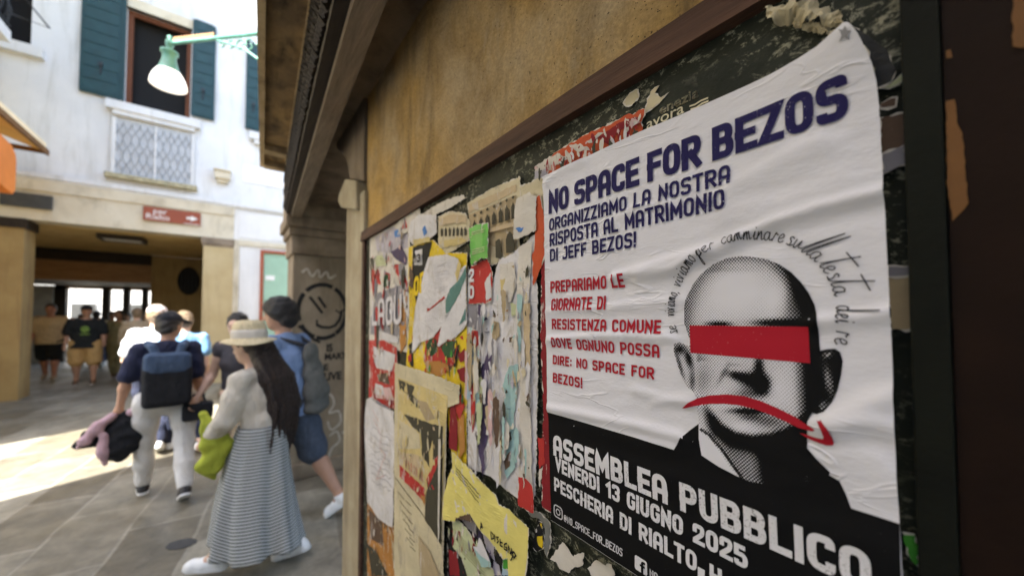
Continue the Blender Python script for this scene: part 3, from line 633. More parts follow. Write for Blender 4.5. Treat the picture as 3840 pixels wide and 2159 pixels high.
GL = {  # capital strokes in a unit box: (points, rounded corners, closed)
 'A': ([([(0, 0), (0, 1), (1, 1), (1, 0)], 'nrrn', 0), ([(0, .36), (1, .36)], 'nn', 0)], .50), 'B': ([([(0, .52), (0, 1), (.94, 1), (.94, .52)], 'nnrr', 1), ([(0, 0), (0, .52), (1, .52), (1, 0)], 'nnrr', 1)], .50),
 'C': ([([(1, .72), (1, 1), (0, 1), (0, 0), (1, 0), (1, .28)], 'nrrrrn', 0)], .50), 'D': ([([(0, 0), (0, 1), (1, 1), (1, 0)], 'nnrr', 1)], .50), 'E': ([([(1, 1), (0, 1), (0, 0), (1, 0)], 'nnnn', 0), ([(0, .5), (.85, .5)], 'nn', 0)], .43),
 'F': ([([(1, 1), (0, 1), (0, 0)], 'nnn', 0), ([(0, .5), (.85, .5)], 'nn', 0)], .42), 'G': ([([(1, .74), (1, 1), (0, 1), (0, 0), (1, 0), (1, .46), (.6, .46)], 'nrrrrnn', 0)], .50), 'H': ([([(0, 0), (0, 1)], 'nn', 0), ([(1, 0), (1, 1)], 'nn', 0), ([(0, .5), (1, .5)], 'nn', 0)], .50),
 'I': ([([(.5, 0), (.5, 1)], 'nn', 0)], 0), 'J': ([([(.2, 1), (1, 1), (1, 0), (0, 0), (0, .16)], 'nnrrn', 0)], .42), 'L': ([([(0, 1), (0, 0), (1, 0)], 'nnn', 0)], .42), 'M': ([([(0, 0), (0, 1), (.5, .30), (1, 1), (1, 0)], 'nnnnn', 0)], .66),
 'N': ([([(0, 0), (0, 1), (1, 0), (1, 1)], 'nnnn', 0)], .52), 'O': ([([(0, 0), (0, 1), (1, 1), (1, 0)], 'rrrr', 1)], .50), 'P': ([([(0, 0), (0, 1), (1, 1), (1, .42), (0, .42)], 'nnrrn', 0)], .50), 'R': ([([(0, 0), (0, 1), (1, 1), (1, .45), (0, .45)], 'nnrrn', 0), ([(.45, .45), (1, 0)], 'nn', 0)], .52),
 'S': ([([(1, .80), (1, 1), (0, 1), (0, .52), (1, .52), (1, 0), (0, 0), (0, .20)], 'nrrrrrrn', 0)], .50), 'T': ([([(0, 1), (1, 1)], 'nn', 0), ([(.5, 0), (.5, 1)], 'nn', 0)], .48), 'U': ([([(0, 1), (0, 0), (1, 0), (1, 1)], 'nrrn', 0)], .50), 'V': ([([(0, 1), (.5, 0), (1, 1)], 'nnn', 0)], .52),
 'Z': ([([(0, 1), (1, 1), (0, 0), (1, 0)], 'nnnn', 0)], .46), '1': ([([(0, .78), (.9, 1), (.9, 0)], 'nnn', 0)], .26), '2': ([([(0, .72), (0, 1), (1, 1), (1, .60), (0, .10), (0, 0), (1, 0)], 'nrrrnnn', 0)], .50), '3': ([([(0, .76), (0, 1), (1, 1), (1, .53), (.35, .53)], 'nrrrn', 0), ([(.35, .53), (1, .53), (1, 0), (0, 0), (0, .24)], 'nrrrn', 0)], .50),
 '5': ([([(1, 1), (0, 1), (0, .58), (1, .58), (1, 0), (0, 0), (0, .24)], 'nnnrrrn', 0)], .50), '0': ([([(0, 0), (0, 1), (1, 1), (1, 0)], 'rrrr', 1)], .50), '!': ([([(.5, .34), (.5, 1)], 'nn', 0), ([(.5, 0), (.5, .02)], 'nn', 0)], 0), '.': ([([(.5, 0), (.5, .02)], 'nn', 0)], 0), ',': ([([(.5, .04), (.3, -.14)], 'nn', 0)], 0), ':': ([([(.5, .1), (.5, .12)], 'nn', 0), ([(.5, .66), (.5, .68)], 'nn', 0)], 0),
 '_': ([([(0, -.06), (1, -.06)], 'nn', 0)], .42), '@': ([([(.75, .35), (.35, .35), (.35, .7), (.75, .7), (.75, .3), (1, .3), (1, 1), (0, 1), (0, 0), (.8, 0)], 'nrrrnrrrrn', 0)], .62)}
class Print:
    """ink laid on a poster's own surface: collects strokes, builds one mesh"""
    def __init__(s, yfun, off): s.y = yfun; s.off = off; s.V = []; s.F = []; s.k = 0
    def strip(s, pts, T, closed=False, ext=0., step=.006):
        q = []; n = len(pts)
        for i in range(n if closed else n-1):
            a = Vector(pts[i]); b = Vector(pts[(i+1) % n]); k = max(1, int((b-a).length/step)); q += [a+(b-a)*(j/k) for j in range(k)]
        if not closed: q.append(Vector(pts[-1]))
        L, Rr, F = ribbon(q, T, closed, ext); n = len(L); k0 = len(s.V); s.k += 1; d = s.off+.00002*(s.k % 7)
        for a, b in zip(L, Rr):
            m = (a+b)/2
            for c in (a, m, b): s.V.append((c.x, s.y(c.x, c.y)+d, c.y))
        for i, j in F:
            for t in (0, 1):
                f = (k0+3*i+t, k0+3*i+t+1, k0+3*j+t+1, k0+3*j+t)
                P = [s.V[h] for h in f]; cr = sum(P[h-1][0]*P[h][2]-P[h][0]*P[h-1][2] for h in range(4))
                s.F.append(f if cr < 0 else f[::-1])
    def text(s, txt, P0, P1, cap, T=.2, sp=.11, rise=0., word=.30):
        """P0, P1: (X, Z) of the line's first and last baseline points; cap height in metres"""
        ws = []
        for ch in txt: ws.append(word if ch == ' ' else GL[ch][1]+T)
        tot = sum(ws)+sp*(len(txt)-1); fx = (P0[0]-P1[0])/(tot*cap); u = 0.
        for ch, wd in zip(txt, ws):
            if ch != ' ':
                for pts, rf, cl in GL[ch][0]:
                    q = [(T/2+x*(wd-T), T/2+y*(1-T)) for x, y in pts]
                    q = smooth_corner(q, [c == 'r' for c in rf], .27, cl)
                    pl = [(P0[0]-(u+v.x)*cap*fx, P0[1]+(P1[1]-P0[1])*(u+v.x)/tot+v.y*cap) for v in q]
                    s.strip(pl, T*cap*(.5+.5*fx), cl, 0 if (cl or ch in 'SCG35J@') else T*cap/2)
            u += wd+sp
    def build(s, name, mat, parent): return mesh(name, s.V, s.F, mat, parent)
t_ = Print(p.y, .0088)
a, b = ZA([(100, 1080), (300, 1130)]); c_ = ZA([(150, 860)])[0][1]-a[1]
t_.text('LAGU', (a[0], a[1]+.02), (b[0], b[1]+.05), abs(c_)*.8, .16, .10); t_.build('lettering', ink('ink_grey_white', (.62, .6, .63), (.3, .3, .3), .62), p.o)
p = Poster('red_flyer', 'small red flyer with a torn white centre below the grey collage poster', ZA([(75, 1150), (180, 1150), (262, 1200), (265, 1310), (255, 1620), (75, 1570)]), PM('red'), .0042, seed=3, group=GT)
for c_, q in (('white', [(105, 1190), (255, 1245), (250, 1290), (230, 1360), (130, 1340), (110, 1290)]), ('brown', [(130, 1380), (200, 1370), (215, 1450), (140, 1430)]), ('pink', [(110, 1470), (220, 1470), (250, 1560), (120, 1540)]), ('white', [(120, 1440), (170, 1460), (180, 1530), (110, 1510)])): p.patch('torn_patch', ZA(q), PM(c_))
flecks(p, ZA([(90, 1170), (250, 1230), (245, 1580), (90, 1540)]), 34, 3, ('white', 'pink', 'red', 'darkred', 'sand', 'offwhite'))
# palazzo photograph posters (generic arcades)
p = Poster('palace_poster', 'cream poster printed with a pale arcaded palace front at the top of the board', ZA([(735, 222), (900, 120), (1088, 40), (1092, 130), (1085, 560), (1060, 640), (960, 610), (900, 640), (770, 470)]), PM('cream'), .002, seed=4, tear=(.012, .0015), group=GT)
p.patch('torn_patch', ZA([(742, 232), (1070, 90), (1072, 140), (745, 285)]), PM('sand'), step=0)
p.patch('picture', ZA([(745, 300), (1070, 160), (1072, 560), (1000, 580), (930, 520), (760, 440)]), PM('stone'), None)
for i in range(7):
    x = 775+i*45; y0 = 345-i*20; h = 58+i*8
    q = [(x, y0+h), (x, y0+20), (x+8, y0+2), (x+12, y0-14), (x+17, y0), (x+26, y0+14), (x+26, y0+h-10)]
    p.patch('window_arch', ZA(q), PM('umber'), None, step=0, up=.002)
    p.patch('window_arch', ZA([(x+4, y0-40), (x+14, y0-56), (x+24, y0-46), (x+14, y0-30)]), PM('umber'), None, step=0, up=.002)
p.patch('window_arch', ZA([(1010, 560), (1008, 470), (1020, 430), (1035, 410), (1052, 430), (1065, 470), (1066, 550)]), PM('umber'), None, step=0, up=.002)
p.patch('window_arch', ZA([(940, 590), (938, 480), (965, 460), (975, 480), (975, 600)]), PM('umber'), None, step=0, up=.002)
p.patch('balustrade', ZA([(760, 430), (1070, 345), (1072, 375), (762, 455)]), PM('sand'), None, step=0, up=.002)
p = Poster('arcade_poster', 'torn cream poster with a row of small dark arches beside the green sticker', ZA([(540, 310), (620, 278), (720, 288), (757, 350), (752, 470), (640, 540), (545, 590)]), PM('cream'), .004, seed=5, group=GT)
for i in range(7):
    x = 560+i*27; y = 385-i*1.0
    p.patch('window_arch', ZA([(x, y+62), (x, y+18), (x+8, y), (x+16, y+16), (x+16, y+58)]), PM('umber'), None, step=0)
p.patch('torn_patch', ZA([(550, 330), (640, 295), (730, 305), (740, 345), (560, 375)]), PM('sand'))
p.patch('torn_patch', ZA([(560, 480), (690, 455), (750, 470), (690, 500), (580, 520)]), PM('gold'))
# yellow poster
p = Poster('yellow_poster', 'large yellow and black poster with a painted mask, mostly hidden by torn white paper', ZA([(345, 520), (510, 470), (600, 560), (740, 560), (742, 1150), (740, 2000), (640, 1960), (600, 1500), (330, 1330), (350, 1000)]), PM('yellow'), .0065, seed=6, tear=(.012, .0015), group=GT)
for c_, q in (('black', [(375, 520), (508, 482), (470, 640), (440, 760), (395, 900), (370, 700)]), ('white', [(385, 545), (440, 530), (440, 640), (385, 640)]), ('red', [(450, 1290), (470, 1120), (560, 1110), (660, 1150), (700, 1240), (640, 1330), (540, 1370)]), ('red', [(470, 1160), (575, 1040), (585, 1060), (560, 1180)]),
              ('dkgreen', [(470, 1180), (500, 1130), (540, 1150), (550, 1220), (510, 1260), (480, 1240)]), ('dkgreen', [(570, 1200), (600, 1160), (680, 1150), (660, 1260), (600, 1275)]), ('black', [(350, 1180), (375, 1160), (385, 1330), (360, 1320)]), ('orange', [(455, 1290), (560, 1290), (640, 1330), (560, 1400), (480, 1360)]), ('green', [(480, 1380), (560, 1440), (500, 1440)]),
              ('darkred', [(690, 1250), (735, 1200), (735, 1290), (700, 1300)]), ('darkred', [(680, 1350), (735, 1330), (735, 1440), (700, 1420)]), ('red', [(640, 1540), (700, 1480), (735, 1600), (700, 1690)]), ('black', [(655, 1320), (690, 1180), (700, 1180), (670, 1340)]), ('brown', [(360, 640), (385, 700), (380, 800), (355, 780)]), ('red', [(345, 1260), (370, 1240), (372, 1290), (350, 1300)]), ('darkred', [(640, 1500), (670, 1560), (690, 1720), (680, 1900), (630, 1880)]), ('orange', [(690, 1700), (735, 1640), (738, 1900), (700, 1950)])):
    p.patch('torn_patch', ZA(q), PM(c_), (.01, .0012))
t_ = Print(p.y, .0058); a, b = ZA([(390, 860), (470, 700)]); t_.text('OPEN'[:2], (a[0], a[1]), (b[0], a[1]+.02), .07, .24, .1); t_.build('lettering', ink('ink_yellow', (.7, .5, .02), (.3, .2, .05), .7), p.o)
t_ = Print(p.y, .0062); a, b = ZA([(392, 630), (436, 620)]); t_.text('13', a, (b[0], a[1]), .028, .2, .12); t_.build('lettering', M('ink_fine'), p.o)
flecks(p, ZA([(450, 1150), (700, 1180), (735, 1680), (640, 1480), (460, 1380)]), 40, 4, ('yellow', 'orange', 'red', 'darkred', 'umber', 'green', 'gold', 'dkgreen'), (.004, .013)); flecks(p, ZA([(350, 560), (390, 560), (385, 1150), (350, 1300)]), 26, 5, ('red', 'orange', 'gold', 'umber', 'white'), (.003, .008))
# big white torn sheet over it
p = Poster('torn_white_sheet', 'large blank white sheet hanging in ragged tears over the yellow poster', ZA([(490, 590), (610, 570), (690, 600), (700, 680), (745, 640), (748, 1040), (690, 1110), (640, 1150), (625, 1140), (560, 1190), (550, 1180), (580, 1050), (520, 1130), (440, 1160), (378, 1235), (385, 1080), (400, 930), (470, 660)]), PM('white'), .0115, seed=8, tear=(.012, .003), group=GT)
for c_, q in (('teal', [(610, 880), (640, 800), (700, 740), (748, 650), (748, 720), (700, 840), (640, 950), (608, 970)]), ('gold', [(675, 700), (700, 610), (715, 640), (690, 760)]), ('red', [(480, 960), (478, 930), (500, 935), (600, 850), (605, 862), (500, 945)]), ('teal', [(700, 1050), (745, 930), (745, 1010)]), ('grey', [(600, 990), (640, 960), (610, 990)])): p.patch('torn_patch', ZA(q), PM(c_), (.01, .0012))
t_ = Print(p.y, .0016); rnd = random.Random(8)
for i in range(16):
    x = 520+rnd.uniform(-8, 8); y = 640+i*13; t_.strip(ZA([(x, y), (x+rnd.uniform(60, 130), y-rnd.uniform(14, 30))]), .0011)
for i in range(10):
    x = 470+rnd.uniform(-8, 8); y = 990+i*12; t_.strip(ZA([(x, y), (x+rnd.uniform(40, 90), y-rnd.uniform(2, 10))]), .0011)
t_.build('faint_print', paper('faded_ink', (.50, .48, .50), .1), p.o)
p = Poster('torn_strip', 'narrow torn white strip stuck diagonally under the top rail', ZA([(430, 305), (500, 255), (600, 200), (712, 164), (728, 185), (640, 240), (600, 262), (520, 300)]), PM('offwhite'), .007, 'paper scrap', seed=9, group=GT)
p = Poster('torn_label', 'ragged white label with a blue flower print above the black and yellow poster', ZA([(365, 350), (420, 300), (540, 300), (545, 420), (480, 475), (375, 500), (350, 430)]), PM('white'), .0105, 'paper scrap', seed=10, group=GT)
p.patch('torn_patch', ZA([(445, 400), (465, 370), (482, 420), (460, 450)]), PM('blue')); p.patch('torn_patch', ZA([(380, 470), (500, 450), (500, 480), (390, 510)]), PM('gold'))
p = Poster('red_peak_label', 'small white scrap with a red triangle at the upper left corner of the board', ZA([(285, 270), (420, 250), (425, 300), (370, 330), (360, 400), (290, 440), (270, 380)]), PM('offwhite'), .006, 'paper scrap', seed=11, group=GT)
p.patch('torn_patch', ZA([(300, 395), (320, 320), (340, 385)]), PM('red'))
p = Poster('green_sticker', 'bright green crumpled plastic sticker near the arcaded palace poster', ZA([(780, 395), (840, 370), (902, 358), (905, 600), (870, 592), (792, 642)]), paper('plastic_green', (.05, .36, .03), .2, .3, None, .5), .0155, 'sticker', seed=12, amp=.003, step=.015, group=GT)
for i in range(5): p.patch('crease', ZA([(800, 540+i*14-(160 if i > 2 else 0)), (885, 515+i*14-(160 if i > 2 else 0)), (885, 519+i*14-(160 if i > 2 else 0)), (802, 545+i*14-(160 if i > 2 else 0))]), PM('palegreen'), (.004, .0006), step=0)
p = Poster('red_number_poster', 'torn red poster with pale numerals below the green sticker', ZA([(775, 650), (880, 600), (918, 690), (915, 880), (880, 900), (760, 900)]), PM('red'), .0085, seed=13, group=GT)
t_ = Print(p.y, .003); a, b = ZA([(765, 870), (800, 860)])
for zz, s_ in ((a[1], '0'), (a[1]+.045, '2')): t_.text(s_, (a[0], zz), (b[0], zz), .036, .22)
t_.build('lettering', M('ink_white'), p.o)
p.patch('torn_patch', ZA([(870, 760), (910, 690), (915, 860), (880, 880)]), PM('white'))
# columns of old white paper
p = Poster('layered_poster', 'tall layered white poster with purple and red streaks left of the main poster', ZA([(745, 640), (770, 900), (820, 820), (880, 880), (960, 600), (1000, 590), (1100, 520), (1200, 430), (1190, 660), (1215, 800), (1215, 1500), (1200, 2200), (1100, 2230), (1000, 2160), (900, 2070), (745, 2010), (740, 1200)]), PM('white'), .005, seed=14, tear=(.012, .003), group=GT)
for c_, q in (('grey', [(748, 880), (800, 860), (815, 960), (800, 1080), (750, 1060)]), ('purple', [(820, 860), (835, 880), (850, 960), (885, 1010), (850, 1020), (815, 970)]), ('red', [(690, 1130), (745, 1110), (780, 1080), (820, 1090), (825, 1180), (790, 1210), (745, 1170)]), ('skyb', [(742, 1180), (800, 1190), (795, 1500), (740, 1560)]), ('red', [(770, 1480), (790, 1420), (800, 1600), (795, 1720), (780, 1780), (770, 1650)]),
              ('purple', [(820, 1300), (860, 1310), (880, 1240), (880, 1200), (890, 1280), (915, 1240), (905, 1330), (880, 1400), (885, 1560), (870, 1700), (885, 1800), (860, 1900), (870, 2000), (850, 2080), (815, 1840), (840, 1700), (850, 1480), (840, 1360)]), ('grey', [(862, 1090), (895, 1085), (895, 1098), (868, 1103)]), ('stone', [(920, 1020), (960, 1030), (970, 1120), (930, 1160), (925, 1300), (950, 1340), (930, 1360), (915, 1180)]),
              ('aqua', [(1030, 1330), (1090, 1310), (1085, 1500), (1060, 1700), (1075, 2010), (1020, 2090), (1000, 2040), (1020, 1800), (1000, 1600), (985, 1450)]), ('palegreen', [(1040, 900), (1100, 910), (1110, 960), (1050, 990)]), ('brown', [(960, 1850), (980, 1780), (1040, 1770), (1050, 1820), (1000, 1900)]), ('brown', [(990, 1950), (1040, 1900), (1040, 2000), (1010, 2030)]), ('black', [(1108, 1420), (1102, 1240), (1116, 1240), (1114, 1440)]),
              ('offwhite', [(1100, 520), (1190, 480), (1180, 660), (1160, 1000), (1180, 1500), (1190, 2150), (1100, 2080), (1110, 1500), (1080, 1000), (1090, 700)]), ('offwhite', [(970, 640), (1060, 620), (1090, 760), (1040, 900), (980, 800)]), ('gold', [(975, 740), (1010, 730), (985, 850)]), ('stone', [(1050, 650), (1070, 640), (1065, 665)]), ('gold', [(945, 1990), (965, 1960), (970, 2060), (950, 2100)]), ('orange', [(1010, 950), (1030, 940), (1025, 960)]), ('brown', [(1040, 1130), (1070, 1120), (1060, 1160), (1040, 1165)]), ('sand', [(1130, 900), (1180, 900), (1180, 1400), (1150, 1400)])):
    p.patch('torn_patch', ZA(q), PM(c_), (.008, .002), .04)
rnd = random.Random(21)
for i in range(34):
    x = rnd.uniform(755, 1185); y = rnd.uniform(640, 1900); w_ = rnd.uniform(7, 22); h_ = rnd.uniform(90, 380)
    if y < 900 and x < 960: y += 300
    q = [(x-w_, y), (x, y-rnd.uniform(5, 30)), (x+w_, y+8), (x+w_*rnd.uniform(.4, 1.2), y+h_*.5), (x+w_*.6, y+h_), (x-w_*.2, y+h_*1.06), (x-w_*rnd.uniform(.3, 1), y+h_*.6)]
    p.patch('torn_strip', ZA(q), PM(rnd.choice(['white', 'white', 'offwhite', 'offwhite', 'cream', 'stone', 'sand', 'grey', 'aqua', 'purple', 'skyb', 'pink', 'umber', 'brown', 'palegreen'])), (.007, .0022), .03)
flecks(p, ZA([(760, 900), (880, 900), (1180, 560), (1190, 2100), (900, 1800), (760, 1860)]), 120, 6, ('white', 'offwhite', 'cream', 'stone', 'grey', 'umber', 'white', 'brown', 'aqua', 'lilac'), (.003, .012))
p = Poster('blue_dot_paper', 'crumpled white paper with a pale blue dot beside the arcaded palace poster', ZA([(1095, 200), (1180, 150), (1225, 190), (1215, 300), (1225, 400), (1130, 450), (1080, 470), (1085, 300)]), PM('offwhite'), .0135, 'paper scrap', seed=15, amp=.003, step=.012, group=GT)
p.patch('torn_patch', ZA([(1095, 395), (1145, 385), (1130, 420), (1110, 420)]), PM('blue'))
p = Poster('orange_red_scrap', 'orange red torn poster edge tucked behind the main poster', ZA([(1205, 200), (1240, 165), (1268, 300), (1275, 570), (1230, 700), (1195, 780), (1190, 600), (1215, 400)]), paper('vermilion', (.50, .085, .03), .15), .0095, seed=16, group=GT)
p = Poster('cream_corner_scrap', 'torn cream paper at the upper left corner of the main poster', ZA([(1090, 105), (1250, 45), (1262, 200), (1265, 290), (1225, 320), (1230, 180), (1150, 170), (1100, 190)]), PM('cream'), .0035, 'paper scrap', seed=17, group=GT)
p = Poster('dark_red_strip', 'long dark red paper strip along the left edge of the main poster', FULL([(2030, 990), (2052, 960), (2064, 1500), (2080, 1720), (2074, 1930), (2030, 1900), (2036, 1560), (2026, 1240)]), PM('darkred'), .006, 'paper strip', seed=18, group=GT)
p.patch('torn_patch', ZC([(1890, 0), (1950, 0), (1960, 260), (1900, 330)]), PM('red')); p.patch('torn_patch', ZC([(1895, 360), (1945, 290), (1930, 420), (1905, 520)]), PM('offwhite'))
p = Poster('red_block_scrap', 'bright red rectangular remnant above the yellow flyer', ZC([(1705, 400), (1760, 405), (1800, 440), (1850, 500), (1860, 780), (1700, 700)]), PM('red'), .0125, 'paper scrap', seed=19, group=GT)
# lower left sheets
p = Poster('scribbled_flyer', 'curling white flyer with faint grey and pink scribbles at the left edge of the board', ZB([(70, 275), (100, 262), (250, 355), (258, 600), (245, 1000), (242, 1122), (150, 1062), (75, 950), (55, 430)]), PM('white'), .0135, 'flyer', seed=20, amp=.003, step=.015, tear=(.012, .001), group=GT)
p.patch('tape', ZB([(95, 262), (150, 285), (240, 345), (235, 350), (140, 305)]), PM('grey'), None, step=0)
t_ = Print(p.y, .0016); rnd = random.Random(2)
for i in range(9):
    q0 = (85+rnd.uniform(0, 20), 460+i*42); pts = [(q0[0]+j*17, q0[1]+j*11+rnd.uniform(-14, 14)) for j in range(9)]
    t_.strip(ZB(pts), .0022)
t_.build('scribble', M('ink_grey_white') if False else paper('pencil', (.30, .29, .32), .1), p.o)
t_ = Print(p.y, .0018)
for q in ([(120, 400), (170, 520), (160, 600), (200, 640), (175, 700), (140, 800), (190, 780)], [(110, 330), (150, 420)]): t_.strip(ZB(q), .004)
t_.build('scribble', PM('pink'), p.o)
p = Poster('orange_scrap', 'torn orange and brown remnants under the scribbled flyer', ZB([(62, 950), (150, 1070), (240, 1120), (290, 1320), (300, 1500), (60, 1500)]), PM('orange'), .0035, 'paper scrap', seed=21, group=GT)
for c_, q in (('brown', [(70, 1000), (160, 1090), (170, 1250), (80, 1200)]), ('umber', [(60, 1230), (120, 1280), (200, 1448), (90, 1448)]), ('stone', [(220, 1200), (280, 1290), (270, 1400), (230, 1350)])): p.patch('torn_patch', ZB(q), PM(c_))
flecks(p, ZB([(70, 1000), (240, 1130), (290, 1448), (70, 1448)]), 40, 10, ('orange', 'brown', 'umber', 'sand', 'stone', 'offwhite'), (.004, .014))
p = Poster('sepia_poster', 'sepia picture poster with a cream border and red lettering in a clear sleeve', ZB([(265, 35), (560, 130), (692, 185), (690, 300), (610, 330), (598, 900), (585, 1300), (590, 1500), (262, 1500), (258, 800)]), PM('cream'), .017, seed=22, tear=(.02, .0012), group=GT)
p.patch('picture', ZB([(287, 130), (620, 252), (600, 560), (575, 1230), (470, 1060), (472, 880), (285, 720)]), PM('gold'), None)
for c_, q in (('umber', [(290, 140), (400, 190), (385, 240), (440, 300), (470, 320), (420, 335), (380, 290), (340, 230), (300, 210)]), ('umber', [(325, 370), (420, 400), (500, 430), (590, 450), (580, 640), (500, 720), (450, 640), (440, 500), (380, 450)]), ('stone', [(400, 270), (480, 290), (540, 400), (480, 420)]), ('cream', [(290, 400), (430, 500), (440, 600), (300, 600)]), ('red', [(295, 700), (470, 860), (470, 960), (400, 880), (300, 780)]), ('sand', [(300, 620), (430, 640), (450, 820), (310, 700)]), ('red', [(480, 800), (540, 660), (560, 640), (540, 860), (490, 880)]), ('umber', [(480, 880), (560, 700), (590, 650), (578, 1230), (470, 1060)]), ('orange', [(440, 900), (470, 910), (470, 975)]), ('gold', [(500, 620), (525, 540), (530, 700), (505, 760)])):
    p.patch('torn_patch', ZB(q), PM(c_), (.012, .0015))
t_ = Print(p.y, .0055)
for i in range(8):
    a = 330+i*18; t_.strip(ZB([(a, 650+i*14), (a+2, 700+i*16)]), .004)
t_.build('lettering', PM('red'), p.o)
t_ = Print(p.y, .0015)
t_.strip(ZB([(270, 790), (400, 960), (585, 1210)]), .003)
for i in range(6):
    y = 880+i*60; t_.strip(ZB([(285+i*12, y), (330+i*12, y+55)]), .0025); t_.strip(ZB([(340+i*6, y+60), (375+i*6, y+95)]), .0025)
t_.build('lettering', PM('umber'), p.o)
flecks(p, ZB([(290, 150), (600, 260), (580, 640), (470, 1000), (295, 700)]), 60, 7, ('gold', 'cream', 'umber', 'stone', 'gold', 'sand'), (.003, .014))
sleeve = p.patch('clear_edge', ZC([(905, 0), (930, 0), (915, 1000), (900, 1090)]), PM('offwhite'), None, step=0, up=.006)
p.patch('torn_patch', ZB([(430, 1170), (520, 1300), (580, 1448), (440, 1448)]), PM('stone')); 
p = Poster('dark_base_sheet', 'dark patchwork of old bills below the yellow flyer', ZC([(930, 850), (1060, 860), (1300, 900), (1500, 1150), (1620, 1250), (1620, 1500), (930, 1500)]), PM('black'), .003, seed=23, group=GT)
for c_, q in (('darkred', [(940, 1180), (1030, 1200), (1060, 1448), (950, 1448)]), ('purple', [(1180, 900), (1300, 960), (1290, 1080), (1200, 1020)]), ('grey', [(1080, 860), (1240, 890), (1240, 1020), (1150, 960)]), ('lilac', [(1300, 980), (1420, 1130), (1430, 1300), (1340, 1160)]), ('lilac', [(1420, 1290), (1480, 1340), (1500, 1448), (1400, 1448)]), ('skyb', [(1510, 1330), (1570, 1390), (1590, 1448), (1500, 1448)])): p.patch('torn_patch', ZC(q), PM(c_))
flecks(p, ZC([(940, 880), (1240, 900), (1480, 1200), (1500, 1440), (940, 1440)]), 50, 8, ('umber', 'grey', 'darkred', 'purple', 'palegreen', 'offwhite', 'black'), (.003, .012))
p = Poster('pale_green_flyer', 'pale green torn flyer with fine lines of text below the yellow flyer', ZC([(1000, 880), (1060, 862), (1150, 950), (1260, 1150), (1340, 1300), (1430, 1380), (1440, 1500), (1180, 1500), (1100, 1250), (1005, 1140)]), PM('palegreen'), .0095, 'flyer', seed=24, group=GT)
t_ = Print(p.y, .0014)
for i in range(6): t_.strip(ZC([(1020+i*12, 950+i*42), (1140+i*25, 1080+i*55), (1220+i*30, 1190+i*55)]), .0016)
t_.build('lettering', paper('olive_ink', (.2, .2, .1), .1), p.o)
p = Poster('pale_blue_triangle', 'pale blue triangular paper scrap hanging over the green flyer', ZC([(1300, 1030), (1330, 1060), (1420, 1280), (1428, 1330), (1330, 1340), (1240, 1120), (1280, 1130)]), PM('white'), .0155, 'paper scrap', seed=25, tear=None, group=GT)
p.patch('torn_patch', ZC([(1240, 1120), (1300, 1200), (1428, 1290), (1428, 1332), (1330, 1338)]), PM('aqua'))
p = Poster('green_leaf_scrap', 'small leaf green scrap under the hanging end of the yellow flyer', ZC([(1540, 1260), (1600, 1190), (1650, 1230), (1610, 1380), (1540, 1350)]), PM('green'), .0125, 'paper scrap', seed=26, group=GT)
p = Poster('yellow_flyer', 'yellow flyer folded and sagging from the board with handwritten words', ZC([(1025, 130), (1130, 240), (1240, 340), (1350, 460), (1470, 590), (1510, 690), (1620, 730), (1760, 850), (1830, 920), (1825, 1200), (1790, 1500), (1630, 1500), (1610, 1230), (1560, 1250), (1400, 1040), (1300, 910), (1215, 780), (1070, 830), (1060, 862), (935, 840), (940, 600), (985, 400), (1030, 300)]), PM('flyer'), .0185, 'flyer', seed=27, amp=.004, step=.012, tear=(.02, .001), group=GT)
t_ = Print(p.y, .0014)
for i in range(3): t_.strip(ZC([(1060+i*6, 280+i*35), (1180+i*10, 410+i*45), (1320, 570+i*45)][:3]), .0018)
for i in range(22):
    u = i/21; x = 1060+u*270; y = 275+u*300; t_.strip(ZC([(x, y), (x+6, y+14)]), .0022)
t_.build('lettering', M('ink_fine'), p.o)
t_ = Print(p.y, .0018); HW = 1.35
def hand(pts): t_.strip(ZC(pts), .0032)
hand([(1335, 940), (1345, 870), (1360, 930)]); hand([(1338, 915), (1358, 910)])
for k_, q in enumerate(([(0, 0), (0, 60), (22, 45), (20, 15), (0, 0)], [(30, 10), (30, 70)], [(62, 20), (45, 25), (60, 50), (48, 70)], [(75, 25), (72, 80), (92, 80)], [(74, 52), (90, 52)], [(125, 40), (105, 55), (105, 90), (125, 95), (125, 72), (114, 72)], [(135, 110), (138, 55), (158, 115), (160, 65)], [(178, 80), (168, 105), (180, 130), (195, 105), (178, 80)])):
    hand([(1440+x*HW, 960+y*HW+x*.55) for x, y in q])
hand([(1640, 1190), (1665, 1170), (1670, 1220), (1650, 1260)])
t_.build('lettering', M('ink_fine'), p.o)
p.patch('torn_patch', ZC([(1070, 820), (1215, 780), (1250, 870), (1160, 850)]), PM('brown'), up=.001)
p = Poster('black_yellow_sticker', 'black and yellow sticker remnant between the yellow flyer and the main poster', ZC([(1880, 880), (1920, 900), (1930, 1150), (1860, 1200), (1820, 1150)]), PM('black'), .004, 'sticker', seed=28, group=GT)
p.patch('torn_patch', ZC([(1870, 1040), (1925, 1030), (1920, 1160), (1880, 1130)]), PM('yellow')); p.patch('torn_patch', ZC([(1900, 900), (1920, 900), (1920, 960)]), PM('yellow'))
p = Poster('clear_tape', 'crinkled grey tape beside the black and yellow sticker', ZC([(1740, 740), (1900, 800), (1990, 900), (2000, 1100), (1960, 1260), (1930, 1180), (1940, 960), (1880, 850), (1800, 830)]), paper('tape_grey', (.16, .165, .155), .2, .35, None, .5), .0025, 'tape', seed=29, group=GT)
